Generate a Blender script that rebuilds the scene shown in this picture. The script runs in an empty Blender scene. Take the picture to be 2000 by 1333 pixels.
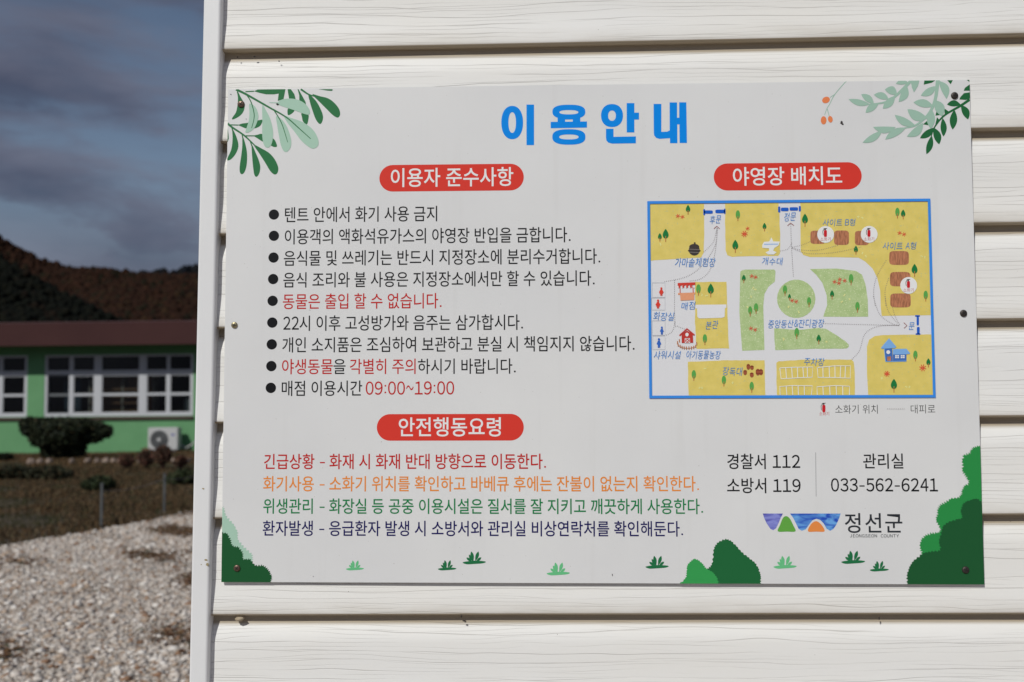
import bpy, bmesh, math, random
import numpy as np
from mathutils import Vector, Matrix, Euler
from math import radians, sin, cos, pi
random.seed(7); RNG = np.random.default_rng(11)
S = bpy.context.scene
COL = S.collection

# ---------------------------------------------------------------- camera, sky, sun, exposure
CAM = Vector((-0.0816, -1.6371, 1.5371))
CROT = Euler((1.6301532, 0.0086459, 0.0330818), 'XYZ')
cam_d = bpy.data.cameras.new('camera'); cam = bpy.data.objects.new('camera', cam_d); COL.objects.link(cam)
cam.location = CAM; cam.rotation_euler = CROT
cam_d.sensor_width = 36; cam_d.lens = 36; cam_d.clip_start = 0.05; cam_d.clip_end = 5000
cam_d.dof.use_dof = True; cam_d.dof.focus_distance = 1.66; cam_d.dof.aperture_fstop = 4.9
S.camera = cam
SUN_AZ, SUN_EL = radians(28), radians(41)
world = bpy.data.worlds.new('World'); S.world = world; world.use_nodes = True
def build_world():
    nt = world.node_tree; N = nt.nodes; L = nt.links; N.clear()
    out = N.new('ShaderNodeOutputWorld'); bg = N.new('ShaderNodeBackground'); bg.inputs[1].default_value = 0.064
    sky = N.new('ShaderNodeTexSky'); sky.sky_type = 'NISHITA'; sky.sun_disc = False
    sky.sun_elevation = SUN_EL; sky.sun_rotation = pi + SUN_AZ; sky.altitude = 400; sky.air_density = 1.0; sky.dust_density = 0.6
    tc = N.new('ShaderNodeTexCoord')
    def noise(scale, sc, loc, detail, dist=0.0, rough=0.55):
        mp = N.new('ShaderNodeMapping'); mp.inputs['Scale'].default_value = sc; mp.inputs['Location'].default_value = loc
        L.new(tc.outputs['Generated'], mp.inputs[0])
        n = N.new('ShaderNodeTexNoise'); n.inputs['Scale'].default_value = scale; n.inputs['Detail'].default_value = detail
        n.inputs['Distortion'].default_value = dist; n.inputs['Roughness'].default_value = rough
        L.new(mp.outputs[0], n.inputs['Vector']); return n
    big = noise(5.5, (1, 1, 3.2), SKY_LOC, 7, 0.2, .56)
    ramp = N.new('ShaderNodeValToRGB'); ramp.color_ramp.elements[0].position = 0.40; ramp.color_ramp.elements[1].position = 0.56
    ramp.color_ramp.interpolation = 'B_SPLINE'
    L.new(big.outputs[0], ramp.inputs[0])
    ton = noise(5.5, (1, 1, 3.2), (SKY_LOC[0], SKY_LOC[1], SKY_LOC[2]+.05), 7, 0.2, .5)
    cr = N.new('ShaderNodeValToRGB'); e = cr.color_ramp.elements
    e[0].position = 0.36; e[0].color = (2.35, 2.55, 3.5, 1); e[1].position = 0.68; e[1].color = (1.0, 1.2, 1.95, 1)
    m = cr.color_ramp.elements.new(0.5); m.color = (1.8, 1.95, 2.8, 1)
    L.new(ton.outputs[0], cr.inputs[0])
    dim = N.new('ShaderNodeMix'); dim.data_type = 'RGBA'; dim.blend_type = 'MULTIPLY'; dim.inputs[0].default_value = 1
    L.new(sky.outputs[0], dim.inputs[6]); dim.inputs[7].default_value = SKY_TINT
    mix = N.new('ShaderNodeMix'); mix.data_type = 'RGBA'
    sp = N.new('ShaderNodeSeparateXYZ'); L.new(tc.outputs['Generated'], sp.inputs[0])
    lowb = N.new('ShaderNodeMapRange'); lowb.inputs[1].default_value = .10; lowb.inputs[2].default_value = .23; lowb.inputs[3].default_value = .95; lowb.inputs[4].default_value = 0
    lowb.interpolation_type = 'SMOOTHSTEP'; L.new(sp.outputs[2], lowb.inputs[0])
    mxm = N.new('ShaderNodeMath'); mxm.operation = 'MAXIMUM'; L.new(ramp.outputs[0], mxm.inputs[0]); L.new(lowb.outputs[0], mxm.inputs[1])
    L.new(mxm.outputs[0], mix.inputs[0]); L.new(dim.outputs[2], mix.inputs[6]); L.new(cr.outputs[0], mix.inputs[7])
    L.new(mix.outputs[2], bg.inputs[0]); L.new(bg.outputs[0], out.inputs[0])
SKY_LOC = (7.3, 0.2, 0.27); SKY_TINT = (1.02, 0.99, 0.97, 1)
build_world()
sun_d = bpy.data.lights.new('sun', 'SUN'); sun = bpy.data.objects.new('sun', sun_d); COL.objects.link(sun)
sun_d.energy = 2.8; sun_d.angle = radians(0.53); sun_d.color = (1, 0.988, 0.93)
sun.rotation_euler = (pi/2 - SUN_EL, 0, -SUN_AZ); sun.location = (-3, -4, 6)
S.view_settings.view_transform = 'Standard'; S.view_settings.look = 'None'
S.view_settings.exposure = 0; S.view_settings.gamma = 1; S.view_settings.use_curve_mapping = False

# ---------------------------------------------------------------- measuring helpers (photo pixels, 2000 wide, to places)
CM = CROT.to_matrix()
def ray(px, py): return CM @ Vector(((px-1000)/2000, -(py-666.5)/2000, -1))
def at(px, py, Y):                        # the point on the vertical plane y = Y
    d = ray(px, py); t = (Y - CAM.y)/d.y; return CAM + d*t
def on_ground(px, py, z=0.0):
    d = ray(px, py); t = (z - CAM.z)/d.z; return CAM + d*t
RB = 0.006; BC = Vector((0, 0, 1.65))     # the board hangs a third of a degree off level
def P(px, py):                            # board-plane coordinates (metres from the board centre)
    p = at(px, py, 0.0) - BC
    c, s = cos(-RB), sin(-RB)
    return (c*p.x + s*p.z, -s*p.x + c*p.z)

# ---------------------------------------------------------------- object helpers
def tag(o, label=None, cat=None, group=None, kind=None):
    if label: o['label'] = label
    if cat: o['category'] = cat
    if group: o['group'] = group
    if kind: o['kind'] = kind
    return o
def empty(name, loc=(0, 0, 0), rot=(0, 0, 0)):
    o = bpy.data.objects.new(name, None); o.empty_display_size = .1; COL.objects.link(o); o.location = loc; o.rotation_euler = rot; return o
def link(name, me, parent=None, mat=None, smooth=False):
    if mat is not None and not me.materials: me.materials.append(mat)
    if smooth: me.polygons.foreach_set('use_smooth', [True]*len(me.polygons))
    o = bpy.data.objects.new(name, me); COL.objects.link(o)
    if parent: o.parent = parent
    return o
class MB:
    def __init__(s): s.v = []; s.f = []
    def add(s, v, f):
        n = len(s.v); s.v += [tuple(q) for q in v]; s.f += [tuple(i+n for i in t) for t in f]; return s
    def box(s, x0, x1, y0, y1, z0, z1):
        v = [(x, y, z) for x in (x0, x1) for y in (y0, y1) for z in (z0, z1)]
        return s.add(v, [(0, 1, 3, 2), (4, 6, 7, 5), (0, 4, 5, 1), (2, 3, 7, 6), (0, 2, 6, 4), (1, 5, 7, 3)])
    def tube(s, pts, r, n=8, r1=None):
        pts = [Vector(p) for p in pts]; rings = []; r1 = r if r1 is None else r1
        v = []; f = []
        for i, p in enumerate(pts):
            d = (pts[min(i+1, len(pts)-1)] - pts[max(i-1, 0)]).normalized()
            a = d.orthogonal().normalized() if i == 0 else (a - d*a.dot(d)).normalized()
            b = d.cross(a); rr = r + (r1-r)*i/max(1, len(pts)-1)
            v += [p + (a*cos(2*pi*k/n) + b*sin(2*pi*k/n))*rr for k in range(n)]
        for i in range(len(pts)-1):
            for k in range(n):
                f.append((i*n+k, i*n+(k+1) % n, (i+1)*n+(k+1) % n, (i+1)*n+k))
        f.append(tuple(range(n))[::-1]); f.append(tuple(range((len(pts)-1)*n, len(pts)*n)))
        return s.add(v, f)
    def build(s, name, mat, parent=None, smooth=False, bevel=0):
        me = bpy.data.meshes.new(name); me.from_pydata(s.v, [], s.f); me.validate()
        bm = bmesh.new(); bm.from_mesh(me); bmesh.ops.recalc_face_normals(bm, faces=bm.faces[:])
        if bevel: bmesh.ops.bevel(bm, geom=bm.edges[:], offset=bevel, segments=2, affect='EDGES', clamp_overlap=True)
        bm.to_mesh(me); bm.free()
        return link(name, me, parent, mat, smooth)

# ---------------------------------------------------------------- materials
def lin(c):
    c = c/255; return c/12.92 if c <= .04045 else ((c+.055)/1.055)**2.4
def pc(r, g, b, k=1.38): return tuple(min(.86, lin(x)*k) for x in (r, g, b)) + (1,)
def nodes(m):
    m.use_nodes = True; nt = m.node_tree; return nt, nt.nodes, nt.links, nt.nodes['Principled BSDF']
def plain(name, c, rough=.5, metal=0, spec=.5):
    m = bpy.data.materials.new(name); nt, N, L, b = nodes(m)
    b.inputs['Base Color'].default_value = c if len(c) == 4 else (*c, 1)
    b.inputs['Roughness'].default_value = rough; b.inputs['Metallic'].default_value = metal
    b.inputs['Specular IOR Level'].default_value = spec
    return m
def mottled(name, c1, c2, scale=5, rough=.7, detail=5, sc=(1, 1, 1), bump=0, bdist=.01, lo=.35, hi=.65, dist=0, spec=.5, obj=True):
    m = bpy.data.materials.new(name); nt, N, L, b = nodes(m)
    tc = N.new('ShaderNodeTexCoord'); mp = N.new('ShaderNodeMapping'); mp.inputs['Scale'].default_value = sc
    L.new(tc.outputs['Object' if obj else 'Generated'], mp.inputs[0])
    n = N.new('ShaderNodeTexNoise'); n.inputs['Scale'].default_value = scale; n.inputs['Detail'].default_value = detail; n.inputs['Distortion'].default_value = dist
    L.new(mp.outputs[0], n.inputs['Vector'])
    r = N.new('ShaderNodeValToRGB'); r.color_ramp.elements[0].position = lo; r.color_ramp.elements[1].position = hi
    r.color_ramp.elements[0].color = c1 if len(c1) == 4 else (*c1, 1); r.color_ramp.elements[1].color = c2 if len(c2) == 4 else (*c2, 1)
    L.new(n.outputs[0], r.inputs[0]); L.new(r.outputs[0], b.inputs['Base Color'])
    b.inputs['Roughness'].default_value = rough; b.inputs['Specular IOR Level'].default_value = spec
    if bump:
        bp = N.new('ShaderNodeBump'); bp.inputs['Strength'].default_value = bump; bp.inputs['Distance'].default_value = bdist
        L.new(n.outputs[0], bp.inputs['Height']); L.new(bp.outputs[0], b.inputs['Normal'])
    return m
def attr_mat(name, rough=.8, spec=.3):
    m = bpy.data.materials.new(name); nt, N, L, b = nodes(m)
    a = N.new('ShaderNodeAttribute'); a.attribute_name = 'tint'
    L.new(a.outputs['Color'], b.inputs['Base Color']); b.inputs['Roughness'].default_value = rough; b.inputs['Specular IOR Level'].default_value = spec
    return m
def siding_mat():
    m = bpy.data.materials.new('embossed_siding'); nt, N, L, b = nodes(m)
    tc = N.new('ShaderNodeTexCoord'); oi = N.new('ShaderNodeObjectInfo')
    def M(op, a, bb=None, c=None):
        n = N.new('ShaderNodeMath'); n.operation = op
        for i, x in enumerate((a, bb, c)):
            if x is None: continue
            if isinstance(x, (int, float)): n.inputs[i].default_value = x
            else: L.new(x, n.inputs[i])
        return n.outputs[0]
    off = N.new('ShaderNodeCombineXYZ'); L.new(M('MULTIPLY', oi.outputs['Random'], 37.0), off.inputs[0]); L.new(M('MULTIPLY', oi.outputs['Random'], 11.0), off.inputs[2])
    ad = N.new('ShaderNodeVectorMath'); ad.operation = 'ADD'; L.new(tc.outputs['Object'], ad.inputs[0]); L.new(off.outputs[0], ad.inputs[1])
    def noise(sc, scale, detail, rough=.5):
        mp = N.new('ShaderNodeMapping'); mp.inputs['Scale'].default_value = sc; L.new(ad.outputs[0], mp.inputs[0])
        n = N.new('ShaderNodeTexNoise'); n.inputs['Scale'].default_value = scale; n.inputs['Detail'].default_value = detail; n.inputs['Roughness'].default_value = rough
        L.new(mp.outputs[0], n.inputs['Vector']); return n.outputs[0]
    sep = N.new('ShaderNodeSeparateXYZ'); L.new(ad.outputs[0], sep.inputs[0])
    # long wavering grain lines: level lines of height bent by a stretched noise
    def grain(freq, nscale, amp, width):
        w = noise((1, .2, 7.0), nscale, 3, .45)
        h = M('ADD', M('MULTIPLY', sep.outputs[2], freq), M('MULTIPLY', w, amp))
        fr = M('FRACT', h); d = M('ABSOLUTE', M('SUBTRACT', fr, .5))
        return M('SUBTRACT', 1.0, M('SMOOTH_MIN', M('DIVIDE', d, width), 1.0, .05))
    g1 = grain(70, 2.2, 3.0, .05); g2 = grain(150, 3.0, 4.6, .075)
    br = noise((1, .2, 16), 3.2, 2); br = M('MULTIPLY', M('SUBTRACT', br, .40), 7.0)      # lines fade in and out
    brc = N.new('ShaderNodeClamp'); L.new(br, brc.inputs[0])
    br2 = noise((1.3, .2, 14), 3.5, 2); br2 = M('MULTIPLY', M('SUBTRACT', br2, .44), 7.0); brc2 = N.new('ShaderNodeClamp'); L.new(br2, brc2.inputs[0])
    line = M('MAXIMUM', M('MULTIPLY', g1, brc.outputs[0]), M('MULTIPLY', M('MULTIPLY', g2, brc2.outputs[0]), .7))
    linec = N.new('ShaderNodeClamp'); L.new(line, linec.inputs[0])
    fine = noise((2, 1, 190), 2.2, 3, .6)
    hgt = M('SUBTRACT', M('MULTIPLY', fine, .16), M('MULTIPLY', linec.outputs[0], 1.0))
    bp = N.new('ShaderNodeBump'); bp.inputs['Strength'].default_value = .5; bp.inputs['Distance'].default_value = .0009
    L.new(hgt, bp.inputs['Height']); L.new(bp.outputs[0], b.inputs['Normal'])
    # base colour: warm white, dust held in the grain, tan grime along the lower lip, shade painted under it and in the seam
    base = N.new('ShaderNodeMix'); base.data_type = 'RGBA'; L.new(noise((1, 1, 2), 3.0, 4), base.inputs[0])
    base.inputs[6].default_value = pc(206, 203, 197); base.inputs[7].default_value = pc(213, 211, 207)
    dm = N.new('ShaderNodeMix'); dm.data_type = 'RGBA'; L.new(M('MULTIPLY', linec.outputs[0], .40), dm.inputs[0])
    L.new(base.outputs[2], dm.inputs[6]); dm.inputs[7].default_value = (.20, .175, .14, 1)
    so = N.new('ShaderNodeSeparateXYZ'); L.new(tc.outputs['Object'], so.inputs[0])
    zz = so.outputs[2]     # plank-local height: 0 at the lip, .15 at the top
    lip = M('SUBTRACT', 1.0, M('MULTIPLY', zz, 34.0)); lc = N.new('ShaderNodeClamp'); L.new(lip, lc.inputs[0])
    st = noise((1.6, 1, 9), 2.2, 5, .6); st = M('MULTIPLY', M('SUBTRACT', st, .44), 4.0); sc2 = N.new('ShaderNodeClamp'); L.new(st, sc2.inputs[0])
    grime_shade = M('ADD', M('MULTIPLY', M('MULTIPLY', lc.outputs[0], sc2.outputs[0]), .42), M('MULTIPLY', lc.outputs[0], .14))
    under = M('LESS_THAN', zz, .0035); grime_shade = M('MAXIMUM', grime_shade, M('MULTIPLY', under, .9))  # lip underside: dirt, with its shade painted into the colour
    top = M('MULTIPLY', M('SUBTRACT', zz, .1355), 180.0); tcx = N.new('ShaderNodeClamp'); L.new(top, tcx.inputs[0]); grime_shade = M('MAXIMUM', grime_shade, M('MULTIPLY', tcx.outputs[0], .85))  # plank top: the seam's shadow painted into the colour
    gm = N.new('ShaderNodeMix'); gm.data_type = 'RGBA'; L.new(grime_shade, gm.inputs[0]); L.new(dm.outputs[2], gm.inputs[6]); gm.inputs[7].default_value = (.36, .285, .185, 1)
    spk = noise((1, 1, 1), 190, 1); spk = M('GREATER_THAN', spk, .845)
    sm = N.new('ShaderNodeMix'); sm.data_type = 'RGBA'; L.new(M('MULTIPLY', spk, .7), sm.inputs[0]); L.new(gm.outputs[2], sm.inputs[6]); sm.inputs[7].default_value = (.08, .06, .045, 1)
    L.new(sm.outputs[2], b.inputs['Base Color']); b.inputs['Roughness'].default_value = .5; b.inputs['Specular IOR Level'].default_value = .35
    return m

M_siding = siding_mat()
M_trim = mottled('white_corner_metal', pc(198, 198, 199), pc(204, 204, 205), scale=4, rough=.42, lo=.3, hi=.7)
M_core = plain('shed_core', (.35, .33, .30), .8)

# ================================================================ THE SIDED SHED
LIPZ0 = 1.5371                      # placeholder, set below from the photograph's seams
PITCH = 0.1497
shed = empty('sided_shed', (at(400, 700, 0.02).x, 0.02, 0))
tag(shed, 'white shed clad in wood-grain siding boards, with the notice board screwed to its wall', 'shed')
SX, SY = shed.location.x, shed.location.y
x_in = at(421, 666, 0.0).x          # right edge of the corner post
x_out = at(384, 666, -0.003).x
WALL_R = 3.2; WALL_T = 2.95
DEP = [  # (height above lip, depth in front of the backing)
    (0.172, 0.0005), (0.150, 0.0005), (0.144, .0012), (0.138, .0028), (0.131, .0050), (0.123, .0070), (0.116, .0083), (0.110, .0088), (0.085, .0088),
    (0.060, .0089), (0.050, .0093), (0.035, .0104), (0.020, .0117), (0.010, .0124), (0.0060, .0126), (0.0036, .0123), (0.0016, .0112), (0.0004, .0094), (0.0, .0075), (0.0005, 0.0), ]
BACK = 0.0181                        # world y of the siding backing plane; the lip stands at BACK - .0126
seam_px = [(1950, 88), (1950, 270.5), (1950, 454), (1950, 829.5), (1950, 1021.3), (1950, 1213)]
def plank_mesh(length, name='siding_plank', seg=90):
    v = []; f = []; n = len(DEP)
    for i in range(seg+1):
        x = length*i/seg
        wob = .0004*sin(x*5.1+1) + .0003*sin(x*11.3)
        for (z, d) in DEP: v.append((x, -(d*1.2 + (wob if d > .002 else 0)), z))
    for i in range(seg):
        for k in range(n-1):
            a = i*n+k; f.append((a, a+1, a+n+1, a+n))
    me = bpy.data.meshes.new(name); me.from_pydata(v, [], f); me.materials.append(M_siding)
    me.polygons.foreach_set('use_smooth', [True]*len(f)); return me
# lowest seam seen at the right end: shadow foot at 1213 px; the lip sits about one board-depth above it
z_low = at(1950, 1213, BACK-.004).z + 0.0115
z_hi = at(1950, 88, BACK-.004).z + 0.0115
PITCH = (z_hi - z_low)/6
pm = plank_mesh(WALL_R - x_in + .02)
k0 = -int((z_low - .12)/PITCH)
zs = [z_low + k*PITCH for k in range(k0, 12) if z_low + k*PITCH < WALL_T - .05]
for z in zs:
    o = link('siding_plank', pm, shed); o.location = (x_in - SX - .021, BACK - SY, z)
pm2 = plank_mesh(2.4, seg=8)
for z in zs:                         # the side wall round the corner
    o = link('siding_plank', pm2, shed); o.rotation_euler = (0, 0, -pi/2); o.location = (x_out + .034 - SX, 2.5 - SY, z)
b = MB(); b.box(x_out+.0365-SX, WALL_R-SX, BACK+.001-SY, 2.5-SY, .05, WALL_T); b.build('wall_core', M_core, shed)
b = MB(); b.box(x_out-.02-SX, WALL_R+.02-SX, -.01-SY, 2.53-SY, WALL_T+.002, WALL_T+.08); b.build('roof', plain('roof_sheet', (.25, .26, .27), .5), shed, bevel=.004)
b = MB(); b.box(x_out+.02-SX, WALL_R-.01-SX, .03-SY, 2.48-SY, -.05, .048); b.build('plinth', plain('concrete_plinth', (.3, .29, .27), .9), shed)
# corner post: folded sheet with a rounded inner edge
def corner_post():
    r = .005; pts = []
    yf = -.0075                       # front face
    # outline in plan (x, y), counter-clockwise
    pts += [(x_out, 0.09), (x_out, yf+.004), (x_out+.0012, yf+.0012), (x_out+.004, yf)]
    for k in range(7):
        a = pi/2*k/6; pts.append((x_in - r + r*sin(a), yf + r - r*cos(a)))
    pts += [(x_in, BACK+.002), (x_out+.016, BACK+.002), (x_out+.016, .09)]
    v = []; f = []; n = len(pts); zs_ = (.02, WALL_T)
    for z in zs_:
        for (x, y) in pts: v.append((x-SX+(z-1.60)*.0118, y-SY, z))     # the post leans a little
    for k in range(n): f.append((k, (k+1) % n, n+(k+1) % n, n+k))
    me = bpy.data.meshes.new('corner_post'); me.from_pydata(v, [], f)
    for p in me.polygons: p.use_smooth = False
    o = link('corner_post', me, shed, M_trim); return o
cp = corner_post()
# small chips in the paint of the post
chip = plain('bare_tan_chip', (.36, .29, .16), .8)
def blob(mb, cx, cz, r, y, n=9, seed=0, ax=1.0):
    rr = random.Random(seed); pts = [(cx + r*ax*(.65+.5*rr.random())*cos(2*pi*k/n), y, cz + r*(.65+.5*rr.random())*sin(2*pi*k/n)) for k in range(n)]
    mb.add(pts, [tuple(range(n))])
def speck(px, py, rpx, Y, mat, parent, name, origin, seed=0, ax=1.0):
    p = at(px, py, Y); mb = MB(); blob(mb, p.x-origin[0], p.z-origin[2], rpx/2000*1.64, Y-origin[1], seed=seed, ax=ax)
    return mb.build(name, mat, parent)
OR = (SX, SY, 0)
speck(405, 1103, 3.4, -.0078, chip, shed, 'paint_chip', OR, 1); speck(402, 1094, 2, -.0078, chip, shed, 'paint_chip', OR, 2, 1.6); speck(393, 1103, 1.2, -.0078, chip, shed, 'paint_chip', OR, 3)
speck(397, 955, 1.4, -.0078, chip, shed, 'paint_chip', OR, 4, 2)
# wasp-mud lump under the lowest lip at the left, seed husks stuck along the boards
mud = mottled('dried_mud', (.34, .27, .18), (.48, .40, .29), 180, .95, bump=.8, bdist=.002)
def lump(px, py, wpx, hpx, name, mat, Y=None, dep=.0015):
    Y = BACK-.0125 if Y is None else Y
    p = at(px, py, Y); bm = bmesh.new(); bmesh.ops.create_icosphere(bm, subdivisions=2, radius=1)
    s = 1.64/2000
    for v in bm.verts:
        v.co = Vector((v.co.x*wpx*s/2, v.co.y*dep, v.co.z*hpx*s/2))*(1+.18*random.uniform(-1, 1)) + Vector((p.x-SX, Y-SY, p.z))
    me = bpy.data.meshes.new(name); bm.to_mesh(me); bm.free(); return link(name, me, shed, mat, True)
lump(468, 1209, 20, 9, 'mud_lump', mud, Y=BACK-.011, dep=.006)
dk = plain('dark_husk', (.05, .04, .035), .8)
lump(901, 1204, 3.5, 5, 'dark_husk', dk); lump(906, 1213, 5, 3, 'dark_husk', dk); lump(1717, 1208, 2.5, 7, 'dark_husk', dk)
lump(464, 112, 2.5, 2.5, 'dark_husk', dk); lump(497, 111, 5, 2.5, 'dark_husk', dk); lump(545, 120, 3, 2.5, 'dark_husk', dk)
lump(434, 657, 12, 1.6, 'dark_husk', dk, Y=.002)

# ================================================================ THE NOTICE BOARD
board = empty('notice_board', BC, (0, RB, 0))
tag(board, 'large white printed notice board with Korean rules and a site map on the siding wall', 'notice board')
def panel_mat():
    m = mottled('white_printed_panel', pc(193, 193, 194, 1.40), pc(199, 199, 199, 1.42), scale=3.2, rough=.38, detail=4, lo=.3, hi=.7)
    nt, N, L, b = nodes(m); src = b.inputs['Base Color'].links[0].from_socket
    tc = N.new('ShaderNodeTexCoord')
    def nz(sc, scale, det, lo, hi):
        mp = N.new('ShaderNodeMapping'); mp.inputs['Scale'].default_value = sc; L.new(tc.outputs['Object'], mp.inputs[0]); n = N.new('ShaderNodeTexNoise'); n.inputs['Scale'].default_value = scale; n.inputs['Detail'].default_value = det
        L.new(mp.outputs[0], n.inputs['Vector']); r = N.new('ShaderNodeMapRange'); r.inputs[1].default_value = lo; r.inputs[2].default_value = hi; L.new(n.outputs[0], r.inputs[0]); return r.outputs[0]
    drip = nz((14, 1, .7), 3.0, 3, .60, .80); spot = nz((1, 1, 1), 240, 1, .76, .79); film = nz((1, 1, 1.4), 7, 6, .3, .75)
    a = N.new('ShaderNodeMath'); a.operation = 'MULTIPLY_ADD'; a.inputs[1].default_value = .06; L.new(drip, a.inputs[0])
    f2 = N.new('ShaderNodeMath'); f2.operation = 'MULTIPLY'; f2.inputs[1].default_value = .06; L.new(film, f2.inputs[0]); L.new(f2.outputs[0], a.inputs[2])
    sx_ = N.new('ShaderNodeMath'); sx_.operation = 'MULTIPLY_ADD'; sx_.inputs[1].default_value = .35; L.new(spot, sx_.inputs[0]); L.new(a.outputs[0], sx_.inputs[2])
    mx = N.new('ShaderNodeMix'); mx.data_type = 'RGBA'; L.new(sx_.outputs[0], mx.inputs[0]); L.new(src, mx.inputs[6]); mx.inputs[7].default_value = (.30, .27, .22, 1); L.new(mx.outputs[2], b.inputs['Base Color'])
    rr_ = N.new('ShaderNodeMapRange'); rr_.inputs[3].default_value = .30; rr_.inputs[4].default_value = .48; L.new(film, rr_.inputs[0]); L.new(rr_.outputs[0], b.inputs['Roughness'])
    return m
M_panel = panel_mat()
M_edge = plain('panel_edge', (.45, .44, .42), .5)
BW, BH = .6, .39970
def build_panel():
    mb = MB(); mb.box(-BW, BW, 0, .0025, -BH, BH)
    return mb.build('panel', M_panel, board, bevel=.0004)
build_panel()
LAY = .00016
def tri_fill(outer, holes=()):            # planar fill, returns verts2d, faces
    from mathutils.geometry import tessellate_polygon
    loops = [[Vector((x, y, 0)) for x, y in outer]] + [[Vector((x, y, 0)) for x, y in h] for h in holes]
    vs = [p for l in loops for p in l]
    return [(v.x, v.y) for v in vs], [tuple(t) for t in tessellate_polygon(loops)]
class PR:                                  # flat print: collects fills on one layer
    def __init__(s, layer): s.y = -LAY*layer; s.v = []; s.f = []; s.k = 0
    def raw(s, v2, f):                     # board-plane coordinates
        n = len(s.v); s.k = (s.k+1) % 28; s.v += [(x, s.y - s.k*5e-6, z) for x, z in v2]; s.f += [tuple(i+n for i in t) for t in f]
    def poly(s, pts, holes=(), fr=None):
        c = (lambda q: P(*fr(q))) if fr else (lambda q: P(*q))
        v, f = tri_fill([clampb(c(q)) for q in pts], [[c(q) for q in h] for h in holes]); s.raw(v, f)
    def build(s, name, mat, smooth=False, parent=None, label=None):
        me = bpy.data.meshes.new(name); me.from_pydata(s.v, [], s.f); me.validate(); me.materials.append(mat)
        bm = bmesh.new(); bm.from_mesh(me)
        for f in bm.faces:
            f.normal_update()
            if f.normal.y > 0: f.normal_flip()
        bm.to_mesh(me); bm.free()
        o = link(name, me, parent or board)
        if label: o['label'] = label
        return o
def clampb(q): return (max(-BW+.0003, min(BW-.0003, q[0])), max(-BH+.0003, min(BH-.0003, q[1])))
def Z(ox, oy, s): return lambda q: (ox+q[0]/s, oy+q[1]/s)
zTL = Z(430, 160, 6.664); zTR = Z(1580, 140, 5.882); zBL = Z(410, 850, 3.39); zBM = Z(950, 850, 3.509); zBR = Z(1380, 850, 3.571)
zTi = Z(950, 180, 4.762); zM1 = Z(1250, 300, 4.442); zM2 = Z(1530, 370, 5.797); zM3 = Z(1250, 530, 4.935); zM4 = Z(1500, 580, 5.331)
ID = lambda q: q
def spline(pts, closed=True, n=6):
    out = []; N_ = len(pts)
    rng = range(N_ if closed else N_-1)
    for i in rng:
        g = (lambda k: pts[k % N_]) if closed else (lambda k: pts[max(0, min(N_-1, k))])
        p0, p1, p2, p3 = g(i-1), g(i), g(i+1), g(i+2)
        for t in range(n):
            t /= n
            out.append(tuple(.5*((2*p1[j]) + (-p0[j]+p2[j])*t + (2*p0[j]-5*p1[j]+4*p2[j]-p3[j])*t*t + (-p0[j]+3*p1[j]-3*p2[j]+p3[j])*t**3) for j in (0, 1)))
    if not closed: out.append(tuple(pts[-1]))
    return out
def stroke(pr, pts, w0, w1=None, fr=ID, smooth=True):     # a line of given width (photo pixels)
    pts = [fr(q) for q in (spline(pts, False) if smooth and len(pts) > 2 else pts)]
    w1 = w0 if w1 is None else w1; n = len(pts); v = []; f = []
    for i, p in enumerate(pts):
        a = pts[max(0, i-1)]; b_ = pts[min(n-1, i+1)]; dx, dy = b_[0]-a[0], b_[1]-a[1]; l = math.hypot(dx, dy) or 1
        w = (w0 + (w1-w0)*i/(n-1))/2
        v += [clampb(P(p[0]-dy/l*w, p[1]+dx/l*w)), clampb(P(p[0]+dy/l*w, p[1]-dx/l*w))]
    for i in range(n-1): f.append((2*i, 2*i+1, 2*i+3, 2*i+2))
    pr.raw(v, f)
def ell(cx, cy, rx, ry, n=28, e=2.0, a0=0):
    out = []
    for k in range(n):
        a = 2*pi*k/n; c, s_ = cos(a), sin(a)
        x = rx*math.copysign(abs(c)**(2/e), c); y = ry*math.copysign(abs(s_)**(2/e), s_)
        out.append((cx + x*cos(a0) - y*sin(a0), cy + x*sin(a0) + y*cos(a0)))
    return out
def leaf(b0, t0, w, peak=.5, bend=0.0, n=9):             # a leaf outline from base to pointed tip
    bx, by = b0; tx, ty = t0; dx, dy = tx-bx, ty-by; l = math.hypot(dx, dy); nx, ny = -dy/l, dx/l
    L_ = []; R_ = []
    for i in range(n+1):
        t = i/n; k = math.log(.5)/math.log(peak); u = t**k
        h = w/2*(sin(pi*u))**.85 if 0 < t < 1 else 0
        o = bend*l*4*t*(1-t)
        L_.append((bx+dx*t+nx*(o+h), by+dy*t+ny*(o+h))); R_.append((bx+dx*t+nx*(o-h), by+dy*t+ny*(o-h)))
    return L_ + R_[1:-1][::-1]
PMATS = {}
def ink(name, r, g, b_, k=1.38, rough=.42):
    if name not in PMATS: PMATS[name] = plain('ink_'+name, pc(r, g, b_, k), rough, spec=.18)
    return PMATS[name]
BLUE = ink('title_blue', 0, 116, 228, 1.5); RED = ink('badge_red', 192, 53, 43); RTX = ink('text_red', 170, 28, 26); BLK = ink('black', 24, 25, 28, 1.0)
ORG = ink('orange', 206, 124, 52); GTX = ink('text_green', 14, 110, 62); NVY = ink('navy', 14, 10, 78); WHT = ink('white', 224, 218, 218)
LD = ink('leaf_dark', 42, 102, 62); LD2 = ink('leaf_deep', 32, 90, 52); LL = ink('leaf_pale', 150, 180, 163); LL2 = ink('leaf_pale_grey', 140, 169, 154)
BD = ink('bush_dark', 26, 76, 42); BM_ = ink('bush_mid', 38, 124, 62); BML = ink('bush_mid_light', 48, 138, 72); TL_ = ink('tuft_light', 92, 170, 118); TD = ink('tuft_dark', 28, 98, 60)
BMD = ink('bush_middle_dark', 28, 90, 50)

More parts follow.
